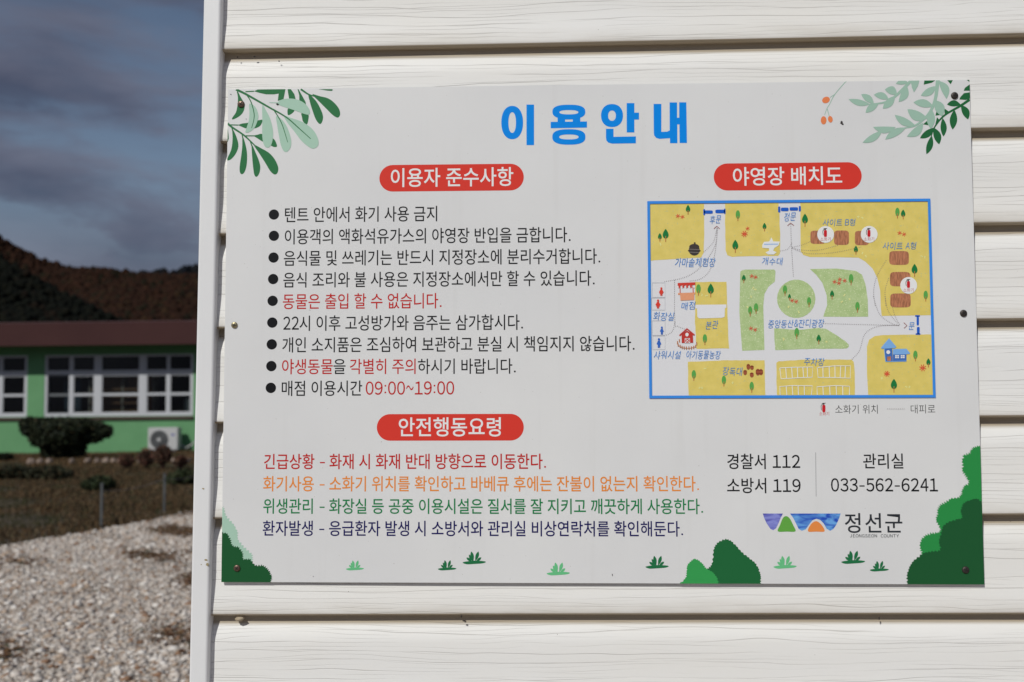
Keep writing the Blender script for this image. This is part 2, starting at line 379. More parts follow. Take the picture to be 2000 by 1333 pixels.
# ---- title
pr = PR(1)
def ring(c, rx, ry, c2, rx2, ry2, e=2.2, e2=2.2):
    o = [zTi(q) for q in ell(*c, rx, ry, 40, e)]; i = [zTi(q) for q in ell(*c2, rx2, ry2, 40, e2)]
    v = [P(*q) for q in o] + [P(*q) for q in i]; pr.raw(v, [(k, (k+1) % 40, 40+(k+1) % 40, 40+k) for k in range(40)])
def tp(pts): pr.poly(pts, fr=zTi)
ring((240, 285), 101, 155, (240, 285), 35, 96); tp([(373, 118), (443, 118), (443, 495), (373, 495)])
ring((767, 185), 153, 66, (767, 189), 88, 20, 2.6, 2.4)
tp([(662, 236), (732, 236), (732, 279), (662, 280)]); tp([(803, 236), (873, 236), (873, 277), (803, 278)]); tp([(730, 236), (805, 236), (805, 256), (730, 257)])
tp([(598, 279), (935, 275), (935, 332), (598, 338)]); ring((767, 419), 154, 72, (767, 419), 90, 23, 2.6, 2.4)
ring((1168, 220), 102, 107, (1168, 221), 36, 48); tp([(1305, 104), (1376, 104), (1376, 377), (1305, 377)]); tp([(1375, 193), (1419, 193), (1419, 257), (1375, 257)])
tp([(1112, 343), (1182, 343), (1182, 418), (1390, 414), (1390, 478), (1170, 481), (1134, 472), (1116, 452), (1112, 425)])
tp([(1555, 112), (1627, 112), (1627, 372), (1680, 370), (1705, 358), (1704, 98), (1773, 98), (1773, 240), (1793, 240), (1793, 97), (1859, 97), (1865, 475), (1797, 475), (1795, 302), (1775, 302), (1776, 477), (1708, 477), (1707, 430), (1610, 437), (1578, 427), (1560, 405), (1557, 380)])
pr.build('title_lettering', BLUE)

# ---- lettering from glyph outlines
GC = {}
FC = bpy.data.curves.new('glyph_source', 'FONT'); FC.size = 1; FC.resolution_u = 4
FO = bpy.data.objects.new('glyph_source', FC); GS = bpy.data.scenes.new('glyph_bench'); GS.collection.objects.link(FO); GVL = GS.view_layers[0]
ALLCH = sorted(set('이용자준수사항야영장배치도안전행동요령텐트에서화기금지객의액석유가스반입을합니다음식물및쓰레는드시정소분리거조와불은만할있습출없후고성방주삼개인품심하여보관실책임않생각별히바랍매점간긴급상황재대향으로위를확큐잔베이웠한설질잘키깨끗게중공등환발응연락처비해둔찰경선군문마솥체험수형샤워아동농본란산디광독차앙피난'))
def batch(chars, off):
    STEP = 3.0; FC.space_line = STEP; FC.offset = off; FC.body = '\n'.join(chars); FC.update_tag(); GVL.update(); dg = GVL.depsgraph; dg.update()
    ev = FO.evaluated_get(dg); me = ev.to_mesh(); V = np.empty(len(me.vertices)*3); me.vertices.foreach_get('co', V); V = V.reshape(-1, 3)[:, :2]
    row = np.rint(-(V[:, 1]-.37)/STEP).astype(int); per = {}
    for p in me.polygons: per.setdefault(row[p.vertices[0]], []).append(tuple(p.vertices))
    for r, fs in per.items():
        ids = np.nonzero(row == r)[0]; mp = {int(a): b for b, a in enumerate(ids)}; v = V[ids].copy(); v[:, 1] += r*STEP
        GC[(chars[r], round(off, 4))] = (v, [tuple(mp[a] for a in f) for f in fs])
    ev.to_mesh_clear()
LAT = [chr(ord(c)+0xFEE0) for c in '0123456789ABJEONGSUTYC&~']
def glyph(ch, off):
    if '0' <= ch <= '9' or ch in 'ABJEONGSUTYC&~': ch = chr(ord(ch) + 0xFEE0)
    key = (ch, round(off, 4))
    if key not in GC:
        batch(ALLCH + LAT, off)
        if key not in GC: batch([ch], off); print('extra glyph', ch)
    return GC[key]
def is_h(c): return 0xAC00 <= ord(c) <= 0xD7A3
def units(c, prop):
    if is_h(c): return 1.0
    if c == ' ': return .287
    if c == '.': return .27
    if c == ':': return .30
    if c == '-': return .53 if not prop else .50
    if c == '~': return .62
    if c == '&': return .72
    if c in 'AB': return .7
    return .655
def text(s, x0, x1, ytop, ybot, mat, name='text_line', off=0.0, layer=1, shear=0.0, squeeze=.9, dig=1.0, prop=False, jit=0.0, label=None, parent=None):
    """lay glyphs on a pitch so the ink runs x0..x1 and spans ytop..ybot (photo pixels)"""
    bl = P(x0, ybot); br_ = P(x1, ybot); tl = P(x0, ytop)
    ua, ub = bl[0], br_[0]; zb = (P(x0, ybot)[1] + P(x1, ybot)[1])/2 if prop else P((x0+x1)/2, ybot)[1]
    H = (P((x0+x1)/2, ytop)[1] - P((x0+x1)/2, ybot)[1])
    em = H/.90                            # hangul ink runs about -.075 .. .825 em
    tot = sum(units(c, prop) for c in s)
    pitch = (ub-ua + .07*em*.5)/(tot - .04)
    pr = PR(layer); x = ua; base = zb + .075*em; rr = random.Random(hash(s) % 1000 if False else len(s)*7+3)
    for c in s:
        w = units(c, prop)*pitch
        if c == ' ': x += w; continue
        jy = jit*em*(rr.random()-.5); sc = 1 - jit*rr.random()*.5
        if c == '.':
            r = .052*em; v = [(x+.10*em + r*a, base + r + r*b2) for a, b2 in ell(0, 0, 1, 1, 12, 3)]; pr.raw(v, [tuple(range(12))])
        elif c == ':':
            for zc in (.12, .50):
                r = .05*em; v = [(x+w/2 + r*a, base + zc*em*dig + r*b2) for a, b2 in ell(0, 0, 1, 1, 12, 3)]; pr.raw(v, [tuple(range(12))])
        elif c == '-':
            a, b2 = x + w*.14, x + w*.86; h = .036*em; zc = base + .31*em
            pr.raw([(a, zc-h), (b2, zc-h), (b2, zc+h), (a, zc+h)], [(0, 1, 2, 3)])
        else:
            v, f = glyph(c, off)
            if not len(v): x += w; continue
            if is_h(c):
                sx = pitch/.92; vv = [(x + (q[0]-.035)*sx*1.0, base + jy + q[1]*em*sc) for q in v]
            else:
                x0_, x1_ = v[:, 0].min(), v[:, 0].max(); gw = (x1_-x0_)*em*dig
                tgt = min(gw*.98, w*.86); k = tgt/gw if gw > w*.86 else 1
                cx = x + w/2; vv = [(cx + (q[0]-(x0_+x1_)/2)*em*dig*k, base + jy + q[1]*em*dig) for q in v]
            if shear: vv = [(a+(b2-base)*shear, b2) for a, b2 in vv]
            pr.raw(vv, f)
        x += w
    return pr.build(name, mat, label=label, parent=parent)

def pill(x0, x1, y0, y1):
    a = P(x0, (y0+y1)/2); b_ = P(x1, (y0+y1)/2); h = (P((x0+x1)/2, y0)[1]-P((x0+x1)/2, y1)[1])/2; zc = (a[1]+b_[1])/2
    v = [(b_[0]-h + h*cos(t), zc + h*sin(t)) for t in np.linspace(-pi/2, pi/2, 20)] + [(a[0]+h + h*cos(t), zc + h*sin(t)) for t in np.linspace(pi/2, 3*pi/2, 20)]
    pr = PR(1); pr.raw(v, [tuple(range(40))]); return pr.build('heading_badge', RED)
for (x0, x1, y0, y1, s, a, b_, c, d) in [(741, 1023, 321.5, 373.5, '이용자 준수사항', 762, 1002, 328.5, 364.5), (1394, 1683, 318.5, 371.5, '야영장 배치도', 1431, 1645, 326.5, 362),
                                         (736, 1023, 809, 861, '안전행동요령', 778, 981, 816, 852.5)]:
    o = pill(x0, x1, y0, y1); text(s, a, b_, c, d, WHT, 'heading_lettering', off=.011, layer=2, parent=o)
bul = []
BO = .004
rows = [(535, 419.5, 418.5, [('텐트 안에서 화기 사용 금지', 555, 856, BLK, BO)]),
        (535, 461, 461, [('이용객의 액화석유가스의 야영장 반입을 금합니다.', 555, 1114, BLK, BO)]),
        (534.3, 503.5, 503, [('음식물 및 쓰레기는 반드시 지정장소에 분리수거합니다.', 554, 1172, BLK, BO)]),
        (533.5, 545.5, 545.5, [('음식 조리와 불 사용은 지정장소에서만 할 수 있습니다.', 553, 1161, BLK, BO)]),
        (532.5, 588, 588, [('동물은 출입 할 수 없습니다.', 552, 862, RTX, .004)]),
        (531.8, 630.5, 630.5, [('22시 이후 고성방가와 음주는 삼가합시다.', 552, 1021, BLK, BO)]),
        (530.8, 673, 672.5, [('개인 소지품은 조심하여 보관하고 분실 시 책임지지 않습니다.', 551, 1239, BLK, BO)]),
        (530, 715.5, 715.5, [('야생동물', 550, 650, RTX, .004), ('을', 651, 675, BLK, BO), ('각별히 주의', 683, 814, RTX, .004), ('하시기 바랍니다.', 816, 1007, BLK, BO)]),
        (529, 758, 758, [('매점 이용시간', 549, 707, BLK, BO), ('09:00~19:00', 713, 886, RTX, .004)])]
bm_ = None
for (bx, by, yc, segs) in rows:
    p = P(bx, by)
    if bm_ is None:
        me = bpy.data.meshes.new('bullet'); r = 10.3/2000*1.638; me.from_pydata([(r*cos(t), 0, r*sin(t)) for t in np.linspace(0, 2*pi, 29)[:-1]], [], [tuple(range(28))]); me.materials.append(BLK); bm_ = me
    o = link('bullet', bm_, board); o.location = (p[0], -LAY, p[1])
    for (s, x0, x1, mt, of) in segs:
        # the print runs level on the board, so follow the row's own slope in the photograph
        sl = -.0085 + (yc-415)/345*.005
        dy = sl*((x0+x1)/2 - 560)*.55
        hh = 14.8
        text(s, x0, x1, yc+dy-hh+1, yc+dy+hh+1, mt, off=of, dig=1.04)
for (s, x0, x1, y0, mt) in [('긴급상황 - 화재 시 화재 반대 방향으로 이동한다.', 515, 1066, 887, RTX), ('화기사용 - 소화기 위치를 확인하고 바베큐 후에는 잔불이 없는지 확인한다.', 514, 1365, 930.5, ORG),
                            ('위생관리 - 화장실 등 공중 이용시설은 질서를 잘 지키고 깨끗하게 사용한다.', 514, 1373, 974.5, GTX), ('환자발생 - 응급환자 발생 시 소방서와 관리실 비상연락처를 확인해둔다.', 513, 1334, 1018, NVY)]:
    text(s, x0, x1, y0, y0+29.5, mt, off=.008)
text('경찰서', 1420, 1498, 887, 916.5, BLK, off=.008, name='contact_lettering'); text('112', 1508, 1562, 887, 916.5, BLK, off=.008, dig=1.02, name='contact_lettering')
text('소방서', 1420, 1499, 934, 963.5, BLK, off=.008, name='contact_lettering'); text('119', 1509, 1563, 934, 963.5, BLK, off=.008, dig=1.02, name='contact_lettering')
text('관리실', 1686, 1766, 886.5, 915.5, BLK, off=.008, name='contact_lettering'); text('033-562-6241', 1622, 1831, 932.5, 962.5, BLK, off=.008, dig=1.02, prop=True, name='contact_lettering')
pr = PR(1); stroke(pr, [(1593, 884), (1594, 970)], 1.3, smooth=False); pr.build('divider_line', ink('rule_grey', 150, 150, 152))

# ---- foliage print, top left
pr = PR(1)
for pts in [[(222, 110), (262, 190), (305, 270), (318, 340), (290, 410), (235, 460), (165, 492), (158, 470), (205, 400), (225, 310), (232, 220), (222, 140)],
            [(885, 350), (965, 370), (940, 410), (895, 435), (878, 420)], [(1060, 410), (1145, 430), (1150, 480), (1130, 555), (1080, 520), (1065, 460)],
            [(1150, 165), (1230, 230), (1290, 320), (1335, 430), (1335, 500), (1310, 548), (1280, 540), (1240, 480), (1200, 370), (1170, 270)],
            [(1200, 165), (1300, 190), (1400, 215), (1480, 270), (1545, 350), (1562, 420), (1545, 460), (1515, 465), (1460, 430), (1380, 350), (1290, 260)],
            [(160, 620), (205, 700), (235, 800), (232, 870), (195, 950), (140, 1010), (95, 1025), (92, 1000), (135, 910), (155, 830), (162, 730)],
            [(292, 710), (330, 820), (350, 940), (345, 1080), (320, 1170), (285, 1205), (258, 1180), (255, 1100), (275, 960), (288, 840)],
            [(412, 820), (460, 920), (505, 1030), (522, 1110), (510, 1190), (475, 1238), (445, 1210), (428, 1100), (415, 950)],
            [(440, 825), (540, 870), (640, 930), (710, 1010), (752, 1100), (755, 1160), (735, 1200), (700, 1205), (650, 1160), (590, 1060), (520, 950)],
            [(440, 705), (490, 690), (550, 682), (690, 740), (730, 800), (738, 845), (700, 850), (660, 832), (550, 778), (490, 740)],
            [(240, 565), (290, 545), (360, 535), (540, 495), (548, 520), (520, 575), (460, 605), (420, 605), (340, 608), (290, 590)]]:
    pr.poly(spline(pts, True, 4), fr=zTL)
for pts in [[(440, 125), (490, 102), (850, 98), (838, 160), (825, 225), (750, 250), (762, 155), (700, 165), (600, 165), (520, 148)], [(878, 98), (920, 98), (965, 160), (985, 235), (900, 235), (885, 150)],
            [(1008, 98), (1020, 98), (1060, 170), (1110, 260), (1120, 310), (1030, 260), (1030, 180)], [(1280, 98), (1455, 98), (1468, 105), (1455, 120), (1400, 117)], [(90, 610), (108, 680), (112, 740), (92, 790)]]:
    pr.poly(pts, fr=zTL)
for pts, w0, w1 in [([(205, 100), (330, 160), (560, 290), (700, 370)], 4.6, 3.0), ([(330, 130), (440, 125)], 2, 2), ([(1050, 98), (1150, 165), (1230, 190)], 3.8, 2), ([(95, 540), (150, 590), (300, 690), (400, 780), (480, 860)], 4.2, 2),
                    ([(120, 562), (240, 565)], 2, 2), ([(330, 705), (445, 705)], 2, 2), ([(150, 590), (163, 640)], 2, 2), ([(285, 680), (293, 730)], 2, 2), ([(390, 770), (414, 840)], 2, 2), ([(230, 110), (225, 150)], 2, 2)]:
    stroke(pr, pts, w0, w1, zTL)
pr.build('leaf_print', LD)
pr = PR(2)
for pts in [[(380, 290), (440, 310), (480, 370), (498, 450), (480, 530), (440, 610), (380, 655), (330, 660), (345, 600), (375, 500), (382, 400)], [(550, 305), (600, 380), (650, 480), (685, 620), (688, 720), (670, 810), (635, 855), (590, 850), (560, 790), (548, 680), (550, 500)],
            [(730, 450), (800, 490), (860, 570), (905, 680), (925, 780), (915, 860), (870, 912), (825, 900), (790, 820), (765, 700), (745, 580)], [(830, 445), (930, 475), (1060, 520), (1170, 590), (1240, 670), (1280, 770), (1270, 840), (1210, 872), (1140, 840), (1050, 760), (960, 640), (880, 540)],
            [(740, 280), (800, 235), (900, 220), (1000, 232), (1090, 275), (1150, 340), (1170, 400), (1150, 430), (1080, 415), (960, 370), (850, 335), (770, 305)]]:
    pr.poly(spline(pts, True, 4), fr=zTL)
stroke(pr, [(640, 272), (750, 275)], 1.2, 1.6, zTL)
pr.build('leaf_print', LL)
pr = PR(3)
for pts, w0, w1 in [([(690, 362), (870, 470), (1030, 610), (1180, 745)], 3.0, 1.2), ([(700, 370), (800, 540), (880, 790)], 2.2, 1), ([(330, 150), (400, 260), (440, 400), (440, 490), (410, 605)], 2.2, 1)]:
    stroke(pr, pts, w0, w1, zTL)
pr.build('leaf_vein_print', LD)
# ---- foliage print, top right
pr = PR(2)
stroke(pr, [(1180, 100), (1020, 260), (900, 345), (740, 375), (640, 375)], 6.5, 1.2, zTR); stroke(pr, [(1480, 95), (1450, 320), (1380, 480), (1240, 610), (1100, 650), (840, 680)], 7.5, 1.2, zTR)
for b0, t0, w, bd in [((700, 378), (455, 320), 72, -.04), ((745, 372), (600, 262), 78, .05), ((800, 368), (650, 475), 80, .05), ((915, 318), (745, 268), 80, .08), ((985, 285), (848, 428), 88, -.03), ((1010, 265), (872, 207), 95, .14), ((1120, 160), (1030, 352), 88, -.12),
                  ((1140, 130), (998, 140), 62, .1), ((1460, 170), (1285, 278), 84, -.06), ((1490, 110), (1580, 315), 92, -.14), ((1425, 400), (1200, 355), 92, .05), ((1450, 330), (1530, 515), 112, -.06), ((1360, 540), (1130, 435), 112, -.10), ((1410, 440), (1400, 660), 95, .02),
                  ((1220, 620), (985, 500), 88, -.08), ((1310, 590), (1125, 748), 92, -.12), ((995, 640), (735, 638), 78, -.13), ((1110, 650), (875, 782), 84, .05), ((840, 680), (615, 818), 78, -.06)]:
    pr.poly(leaf(b0, t0, w, .5, bd), fr=zTR)
pr.poly([(1168, 98), (1267, 98), (1250, 170), (1205, 240), (1180, 180)], fr=zTR)
pr.build('leaf_print', LL2)
pr = PR(1)
stroke(pr, [(1850, 320), (1740, 395), (1550, 510), (1440, 645), (1405, 745)], 5.6, 1.8, zTR)
for pts in [[(1848, 240), (1780, 250), (1735, 300), (1728, 322), (1800, 328), (1850, 310)], [(1846, 150), (1790, 190), (1778, 222), (1846, 222)], [(1812, 96), (1843, 96), (1843, 120)], [(1555, 425), (1605, 460), (1560, 505)], [(1470, 440), (1512, 500), (1452, 508)],
            [(1470, 525), (1500, 560), (1450, 615)], [(1365, 560), (1370, 618), (1310, 608)], [(1325, 98), (1452, 98), (1410, 130), (1318, 152)], [(1588, 96), (1652, 96), (1628, 147)]]:
    pr.poly(pts, fr=zTR)
for b0, t0, w, bd in [((1745, 385), (1585, 380), 72, .10), ((1745, 385), (1828, 552), 84, -.08), ((1670, 440), (1650, 668), 86, .0), ((1535, 535), (1545, 748), 72, -.03), ((1440, 645), (1275, 768), 78, -.05), ((1430, 645), (1495, 838), 86, -.06), ((1410, 735), (1350, 952), 72, -.04)]:
    pr.poly(leaf(b0, t0, w, .52, bd), fr=zTR)
pr.build('leaf_print', LD2)
pr = PR(1)
for pts in [[(430, 108), (300, 260), (240, 370), (205, 430), (180, 500)], [(300, 262), (240, 300)], [(210, 430), (232, 512)]]: stroke(pr, pts, 1.6, 1.2, zTR)
pr.build('berry_stem_print', LL2)
pr = PR(2)
for q in [ell(195, 328, 46, 36, 16, 2, -.4), ell(168, 562, 33, 47, 16), ell(245, 550, 27, 38, 16, 2, -.2)]:
    pr = PR(2); pr.poly(q, fr=zTR); pr.build('berry_print', ink('berry', 205, 118, 75))
# ---- bushes and tufts along the bottom
def rough_edge(pts, amp, step, seed, keep=None):
    rr = random.Random(seed); out = []; sp = spline(pts, True, 6)
    for i, p in enumerate(sp):
        q = sp[(i+1) % len(sp)]; l = math.hypot(q[0]-p[0], q[1]-p[1]); n = max(1, int(l/step))
        for k in range(n):
            t = k/n; nx, ny = -(q[1]-p[1])/(l or 1), (q[0]-p[0])/(l or 1); a = amp*(1 if k % 2 else -.4)*(.5+rr.random())
            out.append((p[0]+(q[0]-p[0])*t+nx*a, p[1]+(q[1]-p[1])*t+ny*a))
    return out
def shape(layer, name, mat, pts, fr, amp=0, step=10, seed=1, close=None):
    pr = PR(layer); sp = rough_edge_open(pts, amp, step, seed) + (close or []); pr.poly(sp, fr=fr); return pr.build(name, mat)
def rough_edge_open(pts, amp, step, seed):
    rr = random.Random(seed); sp = spline(pts, False, 6); out = []; c = 0
    for i in range(len(sp)-1):
        p, q = sp[i], sp[i+1]; l = math.hypot(q[0]-p[0], q[1]-p[1]); n = max(1, round(l/step))
        for k in range(n):
            c += 1; t = k/n; nx, ny = -(q[1]-p[1])/(l or 1), (q[0]-p[0])/(l or 1); a = 2.4*amp*(1 if c % 2 else -.3)*(.4+rr.random())
            out.append((p[0]+(q[0]-p[0])*t+nx*a, p[1]+(q[1]-p[1])*t+ny*a))
    return out + [sp[-1]]
shape(1, 'bush_print', LL, [(65, 455), (95, 480), (108, 530), (150, 580), (185, 640), (188, 690), (230, 740), (280, 790), (285, 830), (260, 870)], zBL, 4, 13, 2, [(60, 870)])
shape(2, 'bush_print', BD, [(62, 640), (110, 650), (140, 690), (150, 730), (190, 740), (220, 780), (222, 820), (265, 818), (300, 860), (350, 860), (385, 885), (405, 920), (412, 950), (405, 978)], zBL, 3.5, 13, 3, [(60, 978)])
shape(1, 'bush_print', BMD, [(1400, 1026), (1480, 950), (1515, 915), (1545, 880), (1555, 790), (1580, 740), (1640, 712), (1690, 735), (1740, 790), (1800, 840), (1850, 885), (1875, 940), (1882, 985), (1880, 1030)], zBM, 2.4, 13, 4)
shape(2, 'bush_print', BML, [(1306, 1030), (1360, 985), (1370, 940), (1378, 890), (1410, 855), (1440, 850), (1480, 880), (1510, 915), (1550, 940), (1580, 975), (1597, 1030)], zBM, 2, 12, 5)
shape(1, 'bush_print', BM_, [(1926, 75), (1880, 78), (1845, 95), (1835, 120), (1790, 140), (1780, 200), (1785, 260), (1810, 300), (1825, 330), (1790, 360), (1775, 400), (1760, 430), (1700, 445), (1650, 470), (1615, 500), (1605, 550), (1600, 600), (1625, 650), (1620, 675), (1570, 680), (1520, 700), (1490, 740), (1490, 800), (1500, 840)], zBR, -5, 14, 6, [(1940, 840)])
shape(2, 'bush_print', BD, [(1936, 480), (1890, 445), (1830, 455), (1785, 480), (1770, 530), (1780, 575), (1730, 590), (1660, 620), (1635, 670), (1620, 740), (1625, 800), (1560, 810), (1500, 830), (1440, 880), (1410, 930), (1395, 990), (1400, 1050)], zBR, -3.5, 13, 7, [(1940, 1050)])
for (cx, cy, w, mt) in [(693, 1112, 34, TL_), (873, 1112, 35, TD), (926, 1099.5, 44, TD), (1090, 1121, 44, TL_), (1283, 1108, 44, TD), (1533, 1108, 44, TL_), (1666, 1098.5, 45, TD), (1717, 1114, 36, TD)]:
    pr = PR(1); k = w/44
    pr.poly(spline([(cx-22*k, cy-1*k), (cx, cy-4*k), (cx+22*k, cy-2.5*k), (cx+18*k, cy+1*k), (cx, cy+2.5*k), (cx-15*k, cy+3*k)], True, 3))
    for dx, dy, wd in [(-15, -9, 5), (-5.5, -21, 6.5), (8.5, -21, 6.5), (14, -9.5, 5), (-10, -15, 5)]: pr.poly(leaf((cx+dx*.25*k, cy-1.5*k), (cx+dx*k, cy+dy*k-1*k), wd*k, .6))
    pr.build('grass_tuft_print', mt)
# ---- county emblem
def wave_mat(name, c1, c2):
    return mottled(name, c1, c2, 30, .42, 2, (1, 1, 3.2), lo=.38, hi=.62, dist=1.2)
pr = PR(1); pr.poly([(392, 548), (532, 548), (518, 575), (502, 615), (485, 650), (465, 664), (445, 655), (418, 615), (400, 575)], fr=zBR); pr.build('emblem_print', wave_mat('ink_violet_wave', pc(62, 62, 150), pc(120, 125, 190)))
pr = PR(1); pr.poly([(582, 548), (935, 548), (925, 580), (905, 625), (885, 655), (862, 668), (838, 655), (815, 615), (792, 592), (765, 584), (738, 595), (715, 625), (692, 657), (665, 668), (642, 655), (625, 620), (605, 580)], fr=zBR); pr.build('emblem_print', wave_mat('ink_blue_wave', pc(28, 68, 165), pc(95, 150, 205)))
pr = PR(1); pr.poly(spline([(497, 672), (512, 628), (532, 580), (555, 566), (580, 582), (605, 630), (620, 672), (560, 674)], True, 4), fr=zBR); pr.build('emblem_print', ink('emblem_green', 88, 148, 62))
pr = PR(1); pr.poly(spline([(707, 672), (728, 622), (765, 601), (803, 628), (823, 672), (765, 674)], True, 4), fr=zBR); pr.build('emblem_print', ink('emblem_orange', 205, 125, 65))
CHAR = ink('charcoal', 48, 52, 58, 1.0)
text('정', 1650, 1684, 1003, 1041, CHAR, 'emblem_lettering', off=.008); text('선', 1690, 1724, 1003, 1041, CHAR, 'emblem_lettering', off=.008); text('군', 1729, 1763, 1003, 1041, CHAR, 'emblem_lettering', off=.008)
def small_caps(s, x0, x1, y0, y1, mat, name):
    pr = PR(1); a = P(x0, y1); b_ = P(x1, y1); h = P(x0, y0)[1]-P(x0, y1)[1]; n = len(s); w = (b_[0]-a[0])/(n-.4); z = (a[1]+b_[1])/2
    for i, c in enumerate(s):
        if c == ' ': continue
        v, f = glyph(c, .008); cx = (v[:, 0].min()+v[:, 0].max())/2
        pr.raw([(a[0]+(i+.3)*w + (q[0]-cx)*h/.84, z + q[1]*h/.80) for q in v], f)
    return pr.build(name, mat)
small_caps('JEONGSEON COUNTY', 1660, 1755, 1043.5, 1050, CHAR, 'emblem_lettering')

# ================================================================ THE PRINTED MAP
def speckled(name, c1, c2, c3, scale, thr=.62):
    m = mottled(name, c1, c2, scale, .45, 4, lo=.3, hi=.7); nt, N, L, b = nodes(m)
    src = b.inputs['Base Color'].links[0].from_socket
    tc = N.new('ShaderNodeTexCoord'); n = N.new('ShaderNodeTexNoise'); n.inputs['Scale'].default_value = scale*5; n.inputs['Detail'].default_value = 2
    L.new(tc.outputs['Object'], n.inputs['Vector']); g = N.new('ShaderNodeMath'); g.operation = 'GREATER_THAN'; g.inputs[1].default_value = thr; L.new(n.outputs[0], g.inputs[0])
    mx = N.new('ShaderNodeMix'); mx.data_type = 'RGBA'; L.new(g.outputs[0], mx.inputs[0]); L.new(src, mx.inputs[6]); mx.inputs[7].default_value = c3; L.new(mx.outputs[2], b.inputs['Base Color'])
    return m
YEL = speckled('ink_map_yellow', pc(195, 177, 90), pc(205, 186, 102), pc(184, 176, 116), 60, .66)
LAWN = speckled('ink_map_lawn', pc(150, 172, 116), pc(166, 184, 134), pc(184, 194, 154), 90, .62)
MBR = mottled('ink_map_brown', pc(132, 84, 58), pc(172, 112, 80), 90, .5, 3, (6, 1, 1), lo=.35, hi=.6)
MPAP = ink('map_paper', 196, 196, 199, 1.42); MFR = ink('map_frame', 52, 124, 204)
fc = [P(1264, 395), P(1815.5, 387.3), P(1828, 776), P(1268, 779.5)]
xl = (fc[0][0]+fc[3][0])/2; xr = (fc[1][0]+fc[2][0])/2; zt = (fc[0][1]+fc[1][1])/2; zb_ = (fc[2][1]+fc[3][1])/2
fw = 5.2/2000*1.638
pr = PR(1); pr.raw([(xl, zb_), (xr, zb_), (xr, zt), (xl, zt)], [(0, 1, 2, 3)]); mp_ = pr.build('map_paper', MPAP)
pr = PR(9)
for a, b_, c, d in [(xl, xr, zt-fw, zt), (xl, xr, zb_, zb_+fw), (xl, xl+fw, zb_+fw, zt-fw), (xr-fw, xr, zb_+fw, zt-fw)]: pr.raw([(a, c), (b_, c), (b_, d), (a, d)], [(0, 1, 2, 3)])
pr.build('map_frame', MFR)
def cl(q): return (max(xl+.001, min(xr-.001, q[0])), max(zb_+.001, min(zt-.001, q[1])))
def area(name, pts, fr, mat, layer=2, sm=True, amp=0):
    pr = PR(layer); pts2 = []
    n = len(pts)
    for i in range(n):          # straight edges with a slight hand-drawn waver
        a, c = pts[i], pts[(i+1) % n]; l = math.hypot(c[0]-a[0], c[1]-a[1]); k = max(1, int(l/40))
        for j in range(k):
            t = j/k; pts2.append((a[0]+(c[0]-a[0])*t + random.uniform(-2, 2)*(fr is not ID), a[1]+(c[1]-a[1])*t + random.uniform(-2, 2)*(fr is not ID)))
    v, f = tri_fill([cl(P(*fr(q))) for q in pts2]); pr.raw(v, f); return pr.build(name, mat)
area('map_field', [(84, 440), (555, 436), (558, 560), (556, 740), (552, 860), (530, 905), (300, 915), (88, 932)], zM1, YEL)
area('map_field', [(738, 434), (1200, 428), (1208, 520), (1215, 700), (1215, 870), (1200, 888), (800, 897), (758, 885), (742, 840), (738, 600)], zM1, YEL)
area('map_field', [(1563, 390), (1816, 386), (1822, 616), (1722, 617.5), (1720, 600), (1719, 568), (1713, 542.5), (1704, 525), (1690, 511.5), (1676.6, 503.7), (1633.5, 502.8), (1581.8, 502.5), (1568.8, 498.5), (1563.6, 490.8)], ID, YEL)
area('map_field', [(530, 105), (832, 102), (845, 480), (857, 745), (545, 750), (530, 500)], zM3, YEL)
area('map_field', [(460, 875), (800, 860), (1200, 860), (1203, 1040), (1208, 1204), (468, 1204), (462, 1000)], zM3, YEL)
area('map_field', [(85, 690), (110, 672), (400, 655), (870, 655), (892, 680), (902, 800), (905, 1030), (92, 1030)], zM4, YEL)
area('map_field', [(1030, 520), (1050, 450), (1110, 410), (1200, 400), (1700, 392), (1730, 1030), (1042, 1030), (1030, 800)], zM4, YEL)
area('map_lawn', [(1445.9, 531), (1450, 528), (1457, 527), (1512, 527), (1514.5, 530), (1513.4, 550.3), (1501, 560.4), (1493, 574.6), (1490.7, 597), (1493, 684), (1449.6, 685.6), (1447.6, 659.7), (1444, 611)], ID, LAWN)
area('map_lawn', ell(1555, 584, 37.5, 37.5, 26), ID, LAWN)
area('map_lawn', [(1581.8, 526), (1633.5, 525), (1671.5, 529.6), (1683.5, 537), (1690.4, 556), (1694.7, 585.6), (1695.5, 619), (1650, 619.4), (1607.9, 619), (1610.7, 610), (1615.4, 597), (1614.5, 577), (1606, 552.9), (1593.8, 537)], ID, LAWN)
area('map_lawn', [(65, 330), (330, 345), (520, 325), (600, 335), (700, 390), (800, 460), (840, 500), (840, 525), (820, 540), (400, 545), (75, 555), (68, 450)], zM4, LAWN)
